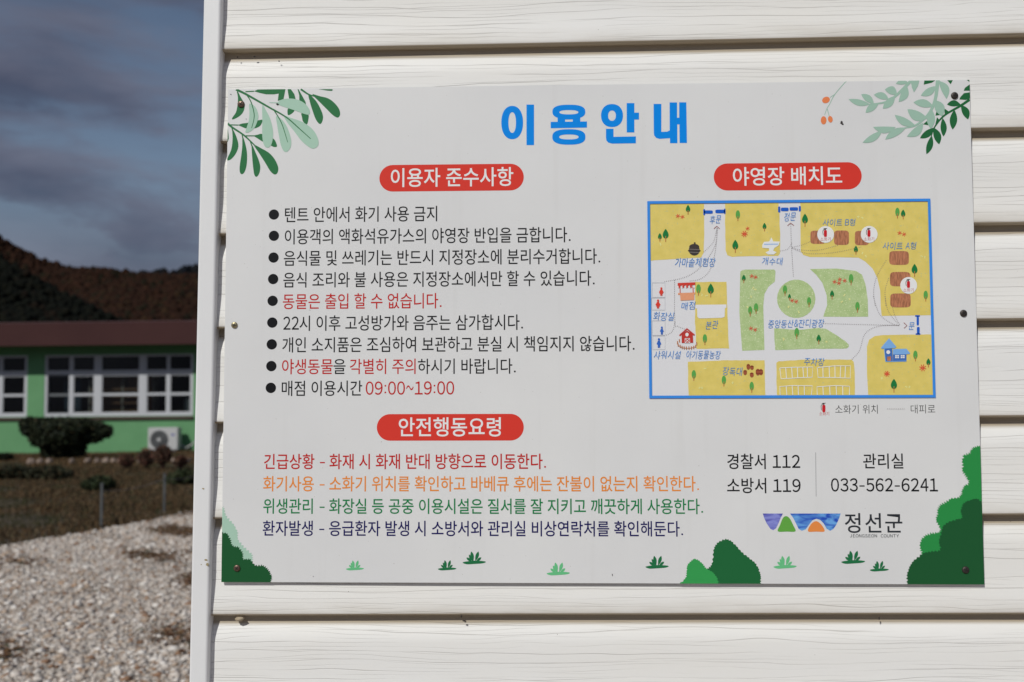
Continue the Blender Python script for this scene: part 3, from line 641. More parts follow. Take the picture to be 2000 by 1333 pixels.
# pitches for tents
for x0, x1, y0, y1 in [(1582.6, 1612, 451, 477), (1628.7, 1658, 450.7, 479), (1669.4, 1697, 451.4, 479.5), (1736.5, 1775, 490.8, 518), (1737.9, 1778, 531.6, 559.8), (1738.4, 1778.7, 573.6, 601)]:
    pr = PR(3); pr.poly([q for q in ell((x0+x1)/2, (y0+y1)/2, (x1-x0)/2, (y1-y0)/2, 28, 5)]); pr.build('map_pitch', MBR)
MT1 = ink('map_tree_dark', 28, 108, 56); MT2 = ink('map_tree_light', 82, 148, 72); MTK = ink('map_trunk', 165, 105, 62); MRF = ink('map_flower', 196, 66, 52); MBL = ink('map_label_blue', 58, 122, 188)
for i, (dark, L_) in enumerate([(1, [(1343.7, 409, 15), (1288.7, 463, 13), (1300, 458.7, 20), (1493, 443, 13), (1436, 480, 20), (1452.6, 544, 13), (1388, 566, 21), (1541.8, 580, 10), (1572, 429, 20), (1763.7, 418, 15), (1671.5, 488, 14), (1786, 527, 20), (1624.9, 575, 14), (1598.9, 662, 15), (1813, 708, 14), (1745.7, 752, 21)]),
                                (0, [(1441, 420, 17), (1364, 565, 18), (1465, 607, 16), (1476.5, 601.5, 17), (1533, 566.5, 17), (1376.6, 662, 17), (1355, 732, 17), (1413.7, 743, 17), (1468, 755, 17), (1752.5, 415, 17), (1807.7, 577, 17), (1662, 545, 18), (1580, 589, 16), (1674.5, 599, 17), (1556, 650, 18), (1787.6, 694, 17)])]):
    for (x, y, h) in L_:
        pr = PR(4); pr.poly(ell(x, y-h*.02, h*.25, h*.5, 14) if not dark else leaf((x, y+h*.42), (x, y-h*.56), h*.58, .38), ()); o = pr.build('map_tree_print', MT1 if dark else MT2)
        pr = PR(5); stroke(pr, [(x, y+h*.15), (x, y+h*.72)], 1.5, smooth=False); pr.build('trunk_print', MTK, parent=o)
for (x, y, r) in [(1323.8, 422.7, 4), (1332.8, 424.3, 4), (1454, 457.6, 6), (1460, 447, 3.8), (1468, 540, 4), (1475.5, 542, 4), (1756.8, 455.7, 4), (1765.5, 458.3, 4), (1640, 546.5, 4), (1629.8, 551, 4), (1649.5, 548.8, 4), (1638.3, 553.5, 4), (1466.5, 642, 4), (1474.8, 644.5, 4), (1547, 587.5, 4), (1555, 589.5, 4), (1732, 730.6, 5.5), (1802, 719, 6.5)]:
    n = 6 if r < 5 else 8; pr = PR(4)
    for k in range(n):
        a = 2*pi*k/n + .3; stroke(pr, [(x+cos(a)*r*.12, y+sin(a)*r*.12), (x+cos(a)*r*1.08, y+sin(a)*r*1.08)], 1.5 if r > 5 else 1.1, smooth=False)
    pr.build('flower_print', MRF)
pr = PR(4); rr = random.Random(5)
for (x, y) in [(1290, 478), (1371, 577), (1380, 578), (1447, 494), (1676, 424), (1684, 426), (1684, 495), (1691, 501), (1800, 501), (1806, 503), (1471, 563), (1475, 566), (1467, 580), (1649, 577), (1659, 585), (1530, 662), (1614, 668), (1366, 758), (1371, 758), (1377, 720), (1431, 748), (1722, 739), (1770, 756), (1776, 756), (1531, 664), (1540, 600), (1560, 610), (1644, 590), (1460, 600)]:
    for k in range(3):
        a = rr.random()*6; stroke(pr, [(x-cos(a)*2.6, y-sin(a)*2.6), (x+cos(a)*2.6, y+sin(a)*2.6)], .9, smooth=False)
pr.build('grass_mark_print', ink('map_pale_mark', 214, 206, 142))
# gates
GB = ink('map_gate_blue', 30, 84, 176)
for x0, x1, y0, y1 in [(1375, 1392, 411.5, 418), (1397, 1416, 410, 417), (1373.5, 1377, 409, 421), (1414, 1417, 408, 418.5), (1525, 1540, 406, 413), (1542, 1558.5, 405.3, 412), (1519.5, 1524, 404, 415.5), (1560, 1564, 403, 413.5), (1790, 1794.5, 618, 636), (1790.5, 1796, 639, 653), (1787, 1796.5, 616, 619), (1788, 1797.5, 651.5, 654.5)]:
    pr = PR(4); pr.poly(ell((x0+x1)/2, (y0+y1)/2, (x1-x0)/2, (y1-y0)/2, 20, 5)); pr.build('map_gate_print', GB)
# dotted routes
DOT = ink('map_dotted', 120, 114, 114)
pr = PR(5)
def dots(pts, fr, step=3.6, r=.6):
    sp = [fr(q) for q in (spline(pts, False, 10) if len(pts) > 2 else pts)]; acc = 0
    for i in range(len(sp)-1):
        a, c = sp[i], sp[i+1]; l = math.hypot(c[0]-a[0], c[1]-a[1]); t = -acc % step
        while t < l:
            x, y = a[0]+(c[0]-a[0])*t/l, a[1]+(c[1]-a[1])*t/l; v = [P(x-r, y-r), P(x+r, y-r), P(x+r, y+r), P(x-r, y+r)]; pr.raw(v, [(0, 1, 2, 3)]); t += step
        acc += l
for pts, fr in [([(665, 650), (640, 760), (590, 820), (545, 860)], zM1), ([(665, 650), (650, 800), (540, 970), (400, 1070), (200, 1115)], zM1), ([(672, 650), (650, 860), (600, 1020), (520, 1090), (420, 1108)], zM1), ([(332, 90), (335, 490), (360, 530), (430, 558)], zM3), ([(335, 490), (310, 580), (245, 620)], zM3),
                ([(82, 400), (90, 640), (112, 1000)], zM2), ([(1315, 780), (1280, 830), (1210, 848)], zM1), ([(100, 655), (200, 635), (310, 590)], zM2), ([(100, 660), (200, 688), (400, 690), (620, 635)], zM2), ([(100, 670), (250, 725), (420, 730), (620, 710), (880, 655)], zM2),
                ([(1160, 810), (1060, 980), (1020, 1150), (1040, 1333)], zM2), ([(1095, 0), (1160, 180), (1280, 275), (1370, 298)], zM4), ([(1190, 1010), (1150, 1150), (1160, 1330)], zM2), ([(1218, 0), (1250, 150), (1350, 280)], zM4), ([(1295, 110), (1320, 200), (1370, 290)], zM4), ([(575, 278), (1000, 290), (1370, 298)], zM4),
                ([(875, 648), (950, 560), (1000, 400), (1080, 330), (1200, 300), (1370, 298)], zM4), ([(1733, 799), (1769, 799)], ID)]:
    dots(pts, fr)
pr.build('route_print', DOT)
pr = PR(5)
for pts, fr in [([(640, 655), (665, 632), (692, 655)], zM1), ([(45, 415), (80, 383), (118, 412)], zM2), ([(1412, 270), (1445, 300), (1415, 328)], zM4)]: stroke(pr, pts, 1.1, fr=fr, smooth=False)
pr.build('arrow_print', ink('map_arrow', 140, 78, 72))
# extinguisher badges
XR = ink('ext_red', 178, 32, 40); XK = ink('ext_black', 40, 36, 38, 1.0)
def extinguisher(x, y, h, layer, parent=None):
    pr = PR(layer); pr.poly(ell(x, y+h*.12, h*.17, h*.38, 16, 4)); o = pr.build('extinguisher_print', XR, parent=parent)
    pr = PR(layer+1); pr.poly(ell(x-.3, y-h*.36, h*.07, h*.1, 10)); stroke(pr, [(x-h*.2, y-h*.40), (x+h*.18, y-h*.43)], 1.0, smooth=False); stroke(pr, [(x-h*.08, y-h*.36), (x-h*.28, y-h*.15), (x-h*.24, y+h*.3)], .9); pr.build('nozzle_print', XK, parent=o)
for (x, y) in [(1612.3, 458.5), (1697.3, 458.3), (1774.4, 558)]:
    pr = PR(5); pr.poly(ell(x, y, 16.4, 16.4, 32)); o = pr.build('map_badge', ink('badge_white', 206, 206, 210, 1.42))
    extinguisher(x-.5, y-4, 18, 6, o); text('소화기', x-10.5, x+10.5, y+5.5, y+13, RTX, 'map_lettering', off=-.008, layer=6, parent=o)
extinguisher(1609, 796, 19, 1); text('소화기', 1600, 1620, 804.5, 812.5, RTX, 'legend_lettering', off=-.008)
text('소화기 위치', 1631, 1716, 791, 808.5, BLK, 'legend_lettering', off=-.008); text('대피로', 1778, 1827, 790.5, 808, BLK, 'legend_lettering', off=-.008)
for (s, x0, x1, y0, y1) in [('후문', 1385, 1407, 421, 438), ('가마솥체험장', 1317, 1396, 503, 521), ('개수대', 1487, 1528, 502.5, 518), ('정문', 1530, 1553, 415.5, 433), ('사이트 B형', 1606, 1670, 427, 441.5), ('사이트 A형', 1723, 1789, 472.5, 487.5), ('매점', 1329, 1357.5, 590, 606), ('화장실', 1275, 1316, 609, 626.5),
                            ('본관', 1377, 1401, 627, 644), ('샤워시설', 1276, 1329, 684.5, 701), ('아기동물농장', 1339, 1406, 684, 701), ('중앙동산&잔디광장', 1499, 1608, 624, 640.5), ('문', 1773.5, 1785, 629, 645), ('장독대', 1410, 1449, 716.5, 734), ('주차장', 1569, 1609, 698.5, 714.5)]:
    text(s, x0, x1, y0, y1, MBL, 'map_lettering', off=-.008, layer=6, shear=.16, jit=.12)
# pictures on the map
def pp(name, mat, layer, polys=(), strokes=(), fr=ID):
    pr = PR(layer)
    for q in polys: pr.poly(q, fr=fr)
    for pts, w in strokes: stroke(pr, pts, w, fr=fr, smooth=False)
    return pr.build(name, mat)
pp('cauldron_print', ink('map_cauldron', 66, 60, 60, 1.1), 5, [ell(470, 840, 48, 46, 20), ell(470, 845, 56, 13, 16), ell(474, 780, 8, 10, 8), ell(470, 812, 44, 26, 16)], fr=zM1)
pp('cauldron_line_print', ink('map_grey_line', 128, 120, 118), 6, (), [([(425, 832), (515, 836)], .9), ([(430, 858), (512, 862)], .9)], zM1)
pp('sink_print', ink('map_pale_blue', 200, 208, 220, 1.45), 5, [[(1075, 768), (1120, 765), (1140, 730), (1155, 765), (1213, 766), (1200, 800), (1165, 822), (1155, 845), (1185, 858), (1160, 878), (1110, 878), (1088, 860), (1120, 845), (1118, 825), (1060, 820), (1060, 795)]], fr=zM1)
pp('sink_line_print', ink('map_mid_blue', 150, 172, 206), 6, (), [([(1075, 790), (1195, 788)], 2.2)], zM1)
pp('stall_print', ink('map_stall', 205, 142, 108), 5, [[(385, 215), (522, 213), (522, 278), (390, 284)], [(365, 212), (532, 206), (532, 222), (366, 228)]], fr=zM3)
pp('stall_roof_print', ink('map_red', 186, 58, 48), 6, [[(362, 115), (532, 108), (532, 135), (362, 142)]], [([(384, 150), (386, 212)], 1.4), ([(508, 146), (512, 208)], 1.4)] + [([(378+i*37, 135), (379+i*37, 160)], 3.6) for i in range(4)], zM3)
pp('stall_awning_print', ink('map_white', 216, 214, 214, 1.4), 6, [ell(364+i*37+8, 150, 10, 14, 12) for i in range(5)], fr=zM3)
pp('barn_print', ink('map_barn', 172, 52, 46), 5, [[(400, 615), (452, 572), (508, 612), (512, 690), (402, 692)]], [([(380, 622), (452, 556), (524, 618)], 3.0)], zM3)
pp('barn_door_print', ink('map_white', 216, 214, 214), 6, [ell(452, 612, 16, 18, 14)], [([(432, 650), (478, 648), (480, 692), (434, 692), (432, 650)], 1.0), ([(434, 652), (478, 690)], 1.0), ([(478, 650), (434, 690)], 1.0)], zM3)
pp('picket_print', MTK, 6, (), [([(q[0], q[1]-16), (q[0]+1, q[1]+14)], 1.7) for q in [(360, 690), (378, 672), (366, 712), (385, 725), (404, 735), (424, 740), (446, 742), (470, 742), (494, 741), (516, 736), (535, 725), (545, 700)]] + [([(366, 715), (404, 738), (470, 745), (535, 730)], .8)], zM3)
pp('stage_print', ink('map_stage', 200, 200, 208, 1.42), 4, [[(532, 325), (832, 322), (832, 352), (818, 358), (815, 440), (790, 450), (570, 456), (552, 440), (550, 362), (534, 358)]], fr=zM3)
BX = ink('map_box_line', 176, 178, 184, 1.42)
pp('toilet_box_print', BX, 4, (), [([(q[0], q[1]), (q[0]+122, q[1]), (q[0]+122, q[1]+140), (q[0], q[1]+140), (q[0], q[1])], .9) for q in [(118, 112), (118, 478)]] + [([(112, 258), (240, 258), (240, 374), (112, 374), (112, 258)], .9), ([(122, 624), (240, 624), (240, 756), (122, 756), (122, 624)], .9)], zM3)
def figure(cx, cy, s, skirt):
    b_ = [ell(cx, cy-34*s, 11*s, 12*s, 12), [(cx-10*s, cy-20*s), (cx+10*s, cy-20*s), (cx+(26 if skirt else 22)*s, cy+8*s), (cx+(16)*s, cy+10*s), (cx+(20 if skirt else 10)*s, cy+22*s), (cx-(20 if skirt else 10)*s, cy+22*s), (cx-16*s, cy+10*s), (cx-(26 if skirt else 22)*s, cy+8*s)]]
    st = [([(cx-6*s, cy+20*s), (cx-6*s, cy+42*s)], 2.0*s), ([(cx+6*s, cy+20*s), (cx+6*s, cy+42*s)], 2.0*s)]
    return b_, st
for (x, y, s, sk, mt) in [(205, 198, .92, 1, ink('map_fig_red', 196, 58, 46)), (173, 318, .98, 1, ink('map_fig_red', 196, 58, 46)), (210, 574, .88, 0, ink('map_fig_blue', 52, 94, 172)), (182, 694, 1.05, 0, ink('map_fig_blue', 52, 94, 172))]:
    b_, st = figure(x, y, s, sk); pp('figure_print', mt, 5, b_, st, zM3)
pp('jar_print', ink('map_jar', 142, 76, 52), 5, [ell(1043, 922, 18, 28, 14), ell(1078, 930, 17, 22, 14), ell(1012, 977, 18, 25, 14), ell(1076, 1000, 19, 24, 14), ell(1135, 973, 22, 32, 14), ell(1165, 973, 20, 30, 14)], fr=zM3)
pp('jar_line_print', ink('map_jar_dark', 96, 44, 34), 6, (), [([(a-17, c), (a+17, c)], .9) for a, c in [(1043, 905), (1078, 918), (1012, 962), (1076, 985), (1135, 955), (1165, 957), (1135, 985), (1165, 985)]], zM3)
pp('parking_line_print', ink('map_bay_white', 222, 214, 196, 1.5), 5, (), [(q, 1.5) for q in [[(122, 742), (250, 735), (465, 732), (458, 838), (300, 845), (135, 855), (122, 742)], [(183, 742), (192, 850)], [(245, 738), (252, 845)], [(305, 736), (308, 843)], [(362, 734), (370, 842)], [(408, 733), (410, 840)],
     [(512, 738), (690, 720), (857, 720), (855, 848), (700, 842), (520, 840), (512, 738)], [(570, 732), (572, 840)], [(635, 726), (640, 842)], [(695, 720), (697, 843)], [(755, 722), (750, 845)], [(805, 722), (800, 846)],
     [(125, 1024), (122, 935), (250, 925), (460, 928), (450, 1024)], [(188, 932), (195, 1024)], [(250, 928), (257, 1024)], [(312, 927), (316, 1024)], [(376, 927), (378, 1024)],
     [(512, 1024), (508, 938), (700, 925), (848, 932), (846, 1024)], [(570, 936), (575, 1024)], [(640, 932), (645, 1024)], [(708, 928), (712, 1024)], [(775, 930), (778, 1024)]]], zM4)
pp('house_wall_print', ink('map_house_dark', 62, 100, 164), 5, [[(1212, 540), (1292, 540), (1298, 672), (1222, 672)], [(1298, 600), (1440, 598), (1440, 668), (1300, 670)]], fr=zM4)
pp('house_roof_print', ink('map_house_pale', 112, 156, 206), 6, [[(1175, 530), (1258, 432), (1335, 522), (1320, 535), (1180, 542)], [(1298, 545), (1440, 542), (1480, 592), (1440, 600), (1298, 602)]], [([(1222, 674), (1300, 674), (1440, 670)], 1.4), ([(1208, 540), (1222, 674)], 1.2)], zM4)
pp('house_window_print', ink('map_white', 216, 214, 214), 6, [ell(1250, 577, 20, 20, 14)] + [[(a, 608), (a+18, 608), (a+18, 622), (a, 622)] for a in (1322, 1344, 1380, 1402)] + [[(a, 626), (a+18, 626), (a+18, 640), (a, 640)] for a in (1322, 1344, 1380, 1402)], fr=zM4)
pp('house_door_print', MBR, 6, [[(1238, 625), (1278, 620), (1278, 668), (1240, 668)]], fr=zM4)
bpy.data.objects.remove(FO); bpy.data.scenes.remove(GS)

# fly-spots and a dead insect on the face
sp = plain('dried_speck', (.035, .028, .03), .8)
def bspeck(px, py, r, seed, ax=1):
    p = P(px, py); mb = MB(); rr = random.Random(seed)
    n = 9; pts = [(p[0]+r*ax*.00082*(.6+.6*rr.random())*cos(2*pi*k/n), -.0003-.0004, p[1]+r*.00082*(.6+.6*rr.random())*sin(2*pi*k/n)) for k in range(n)] + [(p[0], -.0015, p[1])]
    mb.add(pts, [(k, (k+1) % n, n) for k in range(n)]); mb.build('dark_speck', sp, board)
bspeck(1643.5, 240, 3.6, 1, .8); bspeck(1646, 243, 1.8, 3); bspeck(542, 204, 2, 2, 1.4); bspeck(1196, 1123, 2.2, 4, .4); bspeck(451, 185, 1, 5); bspeck(481, 233, .8, 6); bspeck(605, 606, .7, 7); bspeck(612, 1126, .8, 8)
# the six screws
def screw_mesh():
    n = 24; v = []; f = []
    prof = [(1.0, 0), (.98, .25), (.86, .5), (.62, .66), (0.0, .72)]
    R_ = .0052
    for r, h in prof[:-1]:
        v += [(R_*r*cos(2*pi*k/n), -R_*h*.6, R_*r*sin(2*pi*k/n)) for k in range(n)]
    v.append((0, -R_*.44, 0)); m = len(prof)-1
    for i in range(m-1):
        for k in range(n): f.append((i*n+k, i*n+(k+1) % n, (i+1)*n+(k+1) % n, (i+1)*n+k))
    for k in range(n): f.append(((m-1)*n+k, (m-1)*n+(k+1) % n, m*n))
    me = bpy.data.meshes.new('screw'); me.from_pydata(v, [], f); me.polygons.foreach_set('use_smooth', [True]*len(f))
    return me
SM1 = plain('bronzed_screw', (.17, .115, .085), .42, .7); SM2 = plain('screw_slot', (.012, .01, .01), .8)
SM3 = plain('brassy_screw', (.42, .36, .22), .35, .8); SM4 = plain('dark_screw', (.055, .045, .04), .5, .5)
msh = {}
def slot_mesh():
    mb = MB(); R_ = .0052
    mb.box(-R_*.55, R_*.55, -R_*.47, -R_*.3, -R_*.11, R_*.11); mb.box(-R_*.11, R_*.11, -R_*.475, -R_*.3, -R_*.55, R_*.55)
    me = bpy.data.meshes.new('slot'); me.from_pydata(mb.v, [], mb.f); me.materials.append(SM2); return me
sl_me = slot_mesh()
for i, (px, py, mt, a, s) in enumerate([(471, 204, SM1, .6, 1.12), (1864, 187.5, SM4, .2, 1.1), (458, 635.5, SM3, .1, 1.0), (1881.5, 612.5, SM4, .9, 1.08), (463, 1110, SM1, .5, 1.05), (1885.5, 1113.5, SM4, .3, 1.08)]):
    me = screw_mesh(); me.materials.append(mt); p = P(px, py)
    o = link('screw', me, board); o.location = (p[0], -.0006, p[1]); o.scale = (s, s, s)
    c = link('screw_slot', sl_me, o); c.rotation_euler = (0, a, 0)
    # rust halo washer
for o in list(COL.objects):
    if o.parent is board and o.name.startswith('screw') and not o.name.startswith('screw_slot'): pass

# ================================================================ GROUND
M_soil = mottled('dry_grass_soil', (.045, .034, .020), (.085, .062, .036), 1.6, .95, 8, bump=.6, bdist=.05)
def grid(name, x0, x1, y0, y1, nx, ny, fz, mat, parent=None, smooth=True):
    xs = np.linspace(x0, x1, nx); ys = np.linspace(y0, y1, ny); X, Y = np.meshgrid(xs, ys); Zv = fz(X, Y)
    v = np.stack([X.ravel(), Y.ravel(), Zv.ravel()], 1); f = []
    idx = np.arange(nx*ny).reshape(ny, nx); a = idx[:-1, :-1].ravel(); b_ = idx[:-1, 1:].ravel(); c = idx[1:, 1:].ravel(); d = idx[1:, :-1].ravel()
    me = bpy.data.meshes.new(name); me.from_pydata(v.tolist(), [], np.stack([a, b_, c, d], 1).tolist()); return link(name, me, parent, mat, smooth)
def sines(X, Y, amp, base, n, seed):
    r = np.random.default_rng(seed); Z_ = 0*X
    for i in range(n):
        a = r.uniform(0, 2*pi); k = base*(1.7**(i*.6)); Z_ = Z_ + amp/(1.45**(i*.8))*np.sin(k*(X*np.cos(a)+Y*np.sin(a)) + r.uniform(0, 6))
    return Z_
g = grid('ground', -900, 900, -300, 1400, 60, 60, lambda X, Y: 0*X - .03, M_soil); tag(g, kind='structure')
# gravel yard: its far edge runs from (0,1075) to (385,1000) in the photograph
eA = on_ground(0, 1072); eB = on_ground(385, 1001)
ed = (eB-eA).normalized()
ex = lambda t: eA + ed*t
M_grv = mottled('crushed_stone_bed', (.28, .23, .19), (.56, .50, .44), 45, .95, 8, bump=1.0, bdist=.02)
def yard():
    A = ex(-14); B = ex(9); pts = []
    n = 120; top = []
    for i in range(n+1):
        p = A + (B-A)*i/n; w = .12*sin(i*.9)+.08*sin(i*2.3+1); top.append((p.x, p.y+w, .0))
    v = [(A.x-2, -8, 0), (14, -8, 0), (14, B.y, 0)] + top[::-1]
    me = bpy.data.meshes.new('gravel_yard'); me.from_pydata(v, [], [tuple(range(len(v)))]); bm = bmesh.new(); bm.from_mesh(me); bmesh.ops.triangulate(bm, faces=bm.faces[:]); bm.to_mesh(me); bm.free()
    o = link('gravel_yard', me, None, M_grv); tag(o, kind='structure')
yard()
def scatter(name, base_v, base_f, locs, scales, rots, tints, mat, kind='stuff'):
    bv = np.array(base_v, float); bf = np.array(base_f); n = len(locs); nv = len(bv)
    c, s = np.cos(rots), np.sin(rots)
    v = bv[None]*scales[:, None, :] ; 
    x = v[..., 0]*c[:, None]-v[..., 1]*s[:, None]; y = v[..., 0]*s[:, None]+v[..., 1]*c[:, None]
    v = np.stack([x, y, v[..., 2]], -1) + locs[:, None, :]
    f = (bf[None] + (np.arange(n)*nv)[:, None, None]).reshape(-1, bf.shape[1])
    me = bpy.data.meshes.new(name); V = v.reshape(-1, 3); nf = len(f); k = bf.shape[1]
    me.vertices.add(len(V)); me.vertices.foreach_set('co', V.ravel()); me.loops.add(nf*k); me.loops.foreach_set('vertex_index', f.ravel().astype(np.int32))
    me.polygons.add(nf); me.polygons.foreach_set('loop_start', (np.arange(nf)*k).astype(np.int32)); me.update(); me.validate()
    ca = me.color_attributes.new('tint', 'FLOAT_COLOR', 'POINT'); cols = np.ones((len(V), 4)); cols[:, :3] = np.repeat(tints, nv, 0); ca.data.foreach_set('color', cols.ravel())
    o = link(name, me, None, mat); tag(o, kind=kind); return o
def ico(sub=1, jitter=.18, seed=1):
    bm = bmesh.new(); bmesh.ops.create_icosphere(bm, subdivisions=sub, radius=1); r = random.Random(seed)
    v = [tuple(q*(1+r.uniform(-jitter, jitter)) for q in v_.co) for v_ in bm.verts]; f = [tuple(x.index for x in f_.verts) for f_ in bm.faces]; bm.free(); return v, f
M_stone = attr_mat('loose_stone', .85, .3)
def palette(n, cols, w, rng=RNG, j=.12):
    c = np.array(cols)[rng.choice(len(cols), n, p=np.array(w)/sum(w))]; return c*(1+rng.uniform(-j, j, (n, 1)))
def gravel():
    N_ = 100000; out = []
    # denser in the strip beside the shed that the photograph looks along
    D = RNG.uniform(0, 1, N_)**.75*13 + 3.5; px = RNG.uniform(-260, 470, N_)
    wide = RNG.random(N_) < .22
    pts = np.empty((N_, 3))
    dirs = [(ray(0, 794)), (ray(400, 794))]
    x = CAM.x + D*((px-1000)/2000*1.0) - D*.033; pts[:, 0] = x; pts[:, 1] = CAM.y + D; pts[:, 2] = 0
    pts[wide, 0] = RNG.uniform(-9, -.7, wide.sum()); pts[wide, 1] = RNG.uniform(-3, 13, wide.sum())
    # keep those this side of the edge, outside the shed
    nrm = Vector((-ed.y, ed.x, 0)); d = (pts[:, 0]-eA.x)*nrm.x + (pts[:, 1]-eA.y)*nrm.y
    ok = (d < .08 + .10*np.sin(pts[:, 0]*7)*RNG.random(N_)) & ~((pts[:, 0] > SX-.05) & (pts[:, 1] > -.1) & (pts[:, 1] < 2.6))
    pts = pts[ok]; n = len(pts)
    # bare, leaf-littered patches
    pat = np.sin(pts[:, 0]*2.3+pts[:, 1]*1.1)+np.sin(pts[:, 0]*-1.3+pts[:, 1]*2.9+2)+np.sin(pts[:, 0]*5+pts[:, 1]*4)
    s = RNG.uniform(.005, .016, n)*(1+1.1*(RNG.random(n) < .10)); sc = np.stack([s*RNG.uniform(.8, 1.3, n), s*RNG.uniform(.8, 1.3, n), s*RNG.uniform(.45, .8, n)], 1)
    pts[:, 2] = s*.2
    t = palette(n, [(.62, .57, .53), (.52, .47, .425), (.74, .71, .68), (.42, .33, .26), (.25, .15, .095), (.32, .30, .285), (.40, .26, .17)], [5, 5, 2.4, 3, 1.3, 1.3, .4])
    low = pat > 1.5; t[low & (RNG.random(n) < .5)] *= np.array([.5, .40, .33]); t *= np.array([1, .975, .95])
    v, f = ico(1, .22, 4); v = v; 
    # eight-sided chips
    ov = [(1, 0, 0), (-1, .1, 0), (.1, 1, .1), (0, -1, -.1), (.1, .1, 1), (-.1, 0, -.9), (.7, .65, .5), (-.6, -.7, .45)]
    import itertools
    bm = bmesh.new(); [bm.verts.new(q) for q in ov]; bmesh.ops.convex_hull(bm, input=bm.verts[:]); bmesh.ops.triangulate(bm, faces=bm.faces[:]); bm.verts.index_update(); bm.verts.ensure_lookup_table()
    ov = [tuple(q.co) for q in bm.verts]; of = [tuple(x.index for x in q.verts) for q in bm.faces]; bm.free()
    scatter('gravel', ov, of, pts, sc, RNG.uniform(0, 6.3, n), t, M_stone)
    # fallen leaves and twigs among the stones
    m = 8000; i = RNG.choice(n, m, p=(np.clip(pat, .02, 3)**2)/((np.clip(pat, .02, 3)**2).sum())); lp = pts[i] + RNG.normal(0, .05, (m, 3))*[1, 1, 0] + [0, 0, .014]
    lv = [(-1, -.3, 0), (0, -.5, .25), (1, 0, 0), (0, .5, .2)]; sc = RNG.uniform(.012, .034, (m, 1))*np.ones((1, 3))
    t = palette(m, [(.16, .075, .035), (.10, .06, .035), (.22, .13, .06), (.05, .06, .025)], [3, 3, 2, 1.2])
    scatter('leaf_litter', lv, [(0, 1, 2), (0, 2, 3)], lp, sc, RNG.uniform(0, 6.3, m), t, M_stone)
gravel()
def grass():
    N_ = 60000; D = RNG.uniform(0, 1, N_)**.8*24 + 10; px = RNG.uniform(-300, 500, N_)
    pts = np.zeros((N_, 3)); pts[:, 0] = CAM.x + D*((px-1000)/2000) - D*.033; pts[:, 1] = CAM.y + D
    nrm = Vector((-ed.y, ed.x, 0)); d = (pts[:, 0]-eA.x)*nrm.x + (pts[:, 1]-eA.y)*nrm.y
    clump = np.sin(pts[:, 0]*1.3+pts[:, 1]*.7)+np.sin(pts[:, 0]*-.8+pts[:, 1]*1.9+1)+.7*np.sin(pts[:, 0]*3.1+pts[:, 1]*2.2)
    ok = (d > .02) & (pts[:, 1] < 31.8); pts = pts[ok]; clump = clump[ok]; n = len(pts); pts[:, 2] = -.03
    bl = [(-.12, 0, 0), (.12, 0, 0), (.35, .1, 1), (0, -.12, 0), (0, .12, 0), (-.3, -.2, .8)]
    h = RNG.uniform(.03, .085, n)*(1+.25*clump); h = np.clip(h, .03, .3); sc = np.stack([h*1.6, h*1.6, h], 1)
    t = palette(n, [(.115, .070, .036), (.08, .058, .034), (.05, .05, .024), (.16, .11, .065)], [4, 4, 2, 1.5]); t[(pts[:, 1] > 24) & (RNG.random(n) < .35)] *= np.array([1.7, 1.45, 1.3]); g_ = clump < -1; t[g_] *= np.array([.55, .75, .6])
    scatter('dry_grass', bl, [(0, 1, 2), (3, 4, 5)], pts, sc, RNG.uniform(0, 6.3, n), t, attr_mat('dry_blade', .9, .15))
grass()

# ================================================================ ROPE FENCE ALONG THE YARD
fence = empty('rope_fence', on_ground(198, 1030)); tag(fence, 'low fence of thin grey posts and a slack rope along the gravel edge', 'fence')
F0 = fence.location.copy(); M_post = mottled('galvanised_post', (.08, .088, .092), (.12, .128, .132), 20, .5); M_rope = plain('thin_rope', (.16, .15, .14), .9)
fp = []; step = on_ground(320, 998) - on_ground(198, 1030)
for k in range(0, 5):
    q = F0 + step*k + Vector((.05*sin(k*3), 0, 0)) - F0; fp.append(q)
    h = .54 if k != 1 else .53
    mb = MB(); mb.tube([q+Vector((0, 0, -.06)), q+Vector((0, 0, h))], .018, 10); mb.tube([q+Vector((0, 0, h)), q+Vector((0, 0, h+.012))], .022, 10); mb.build('post', M_post, fence)
mb = MB()
for a, c in zip(fp[:-1], fp[1:]):
    mb.tube([a+(c-a)*t + Vector((0, -.024, .46 - .05*4*t*(1-t))) for t in np.linspace(0, 1, 9)], .0045, 5)
mb.build('rope', M_rope, fence)

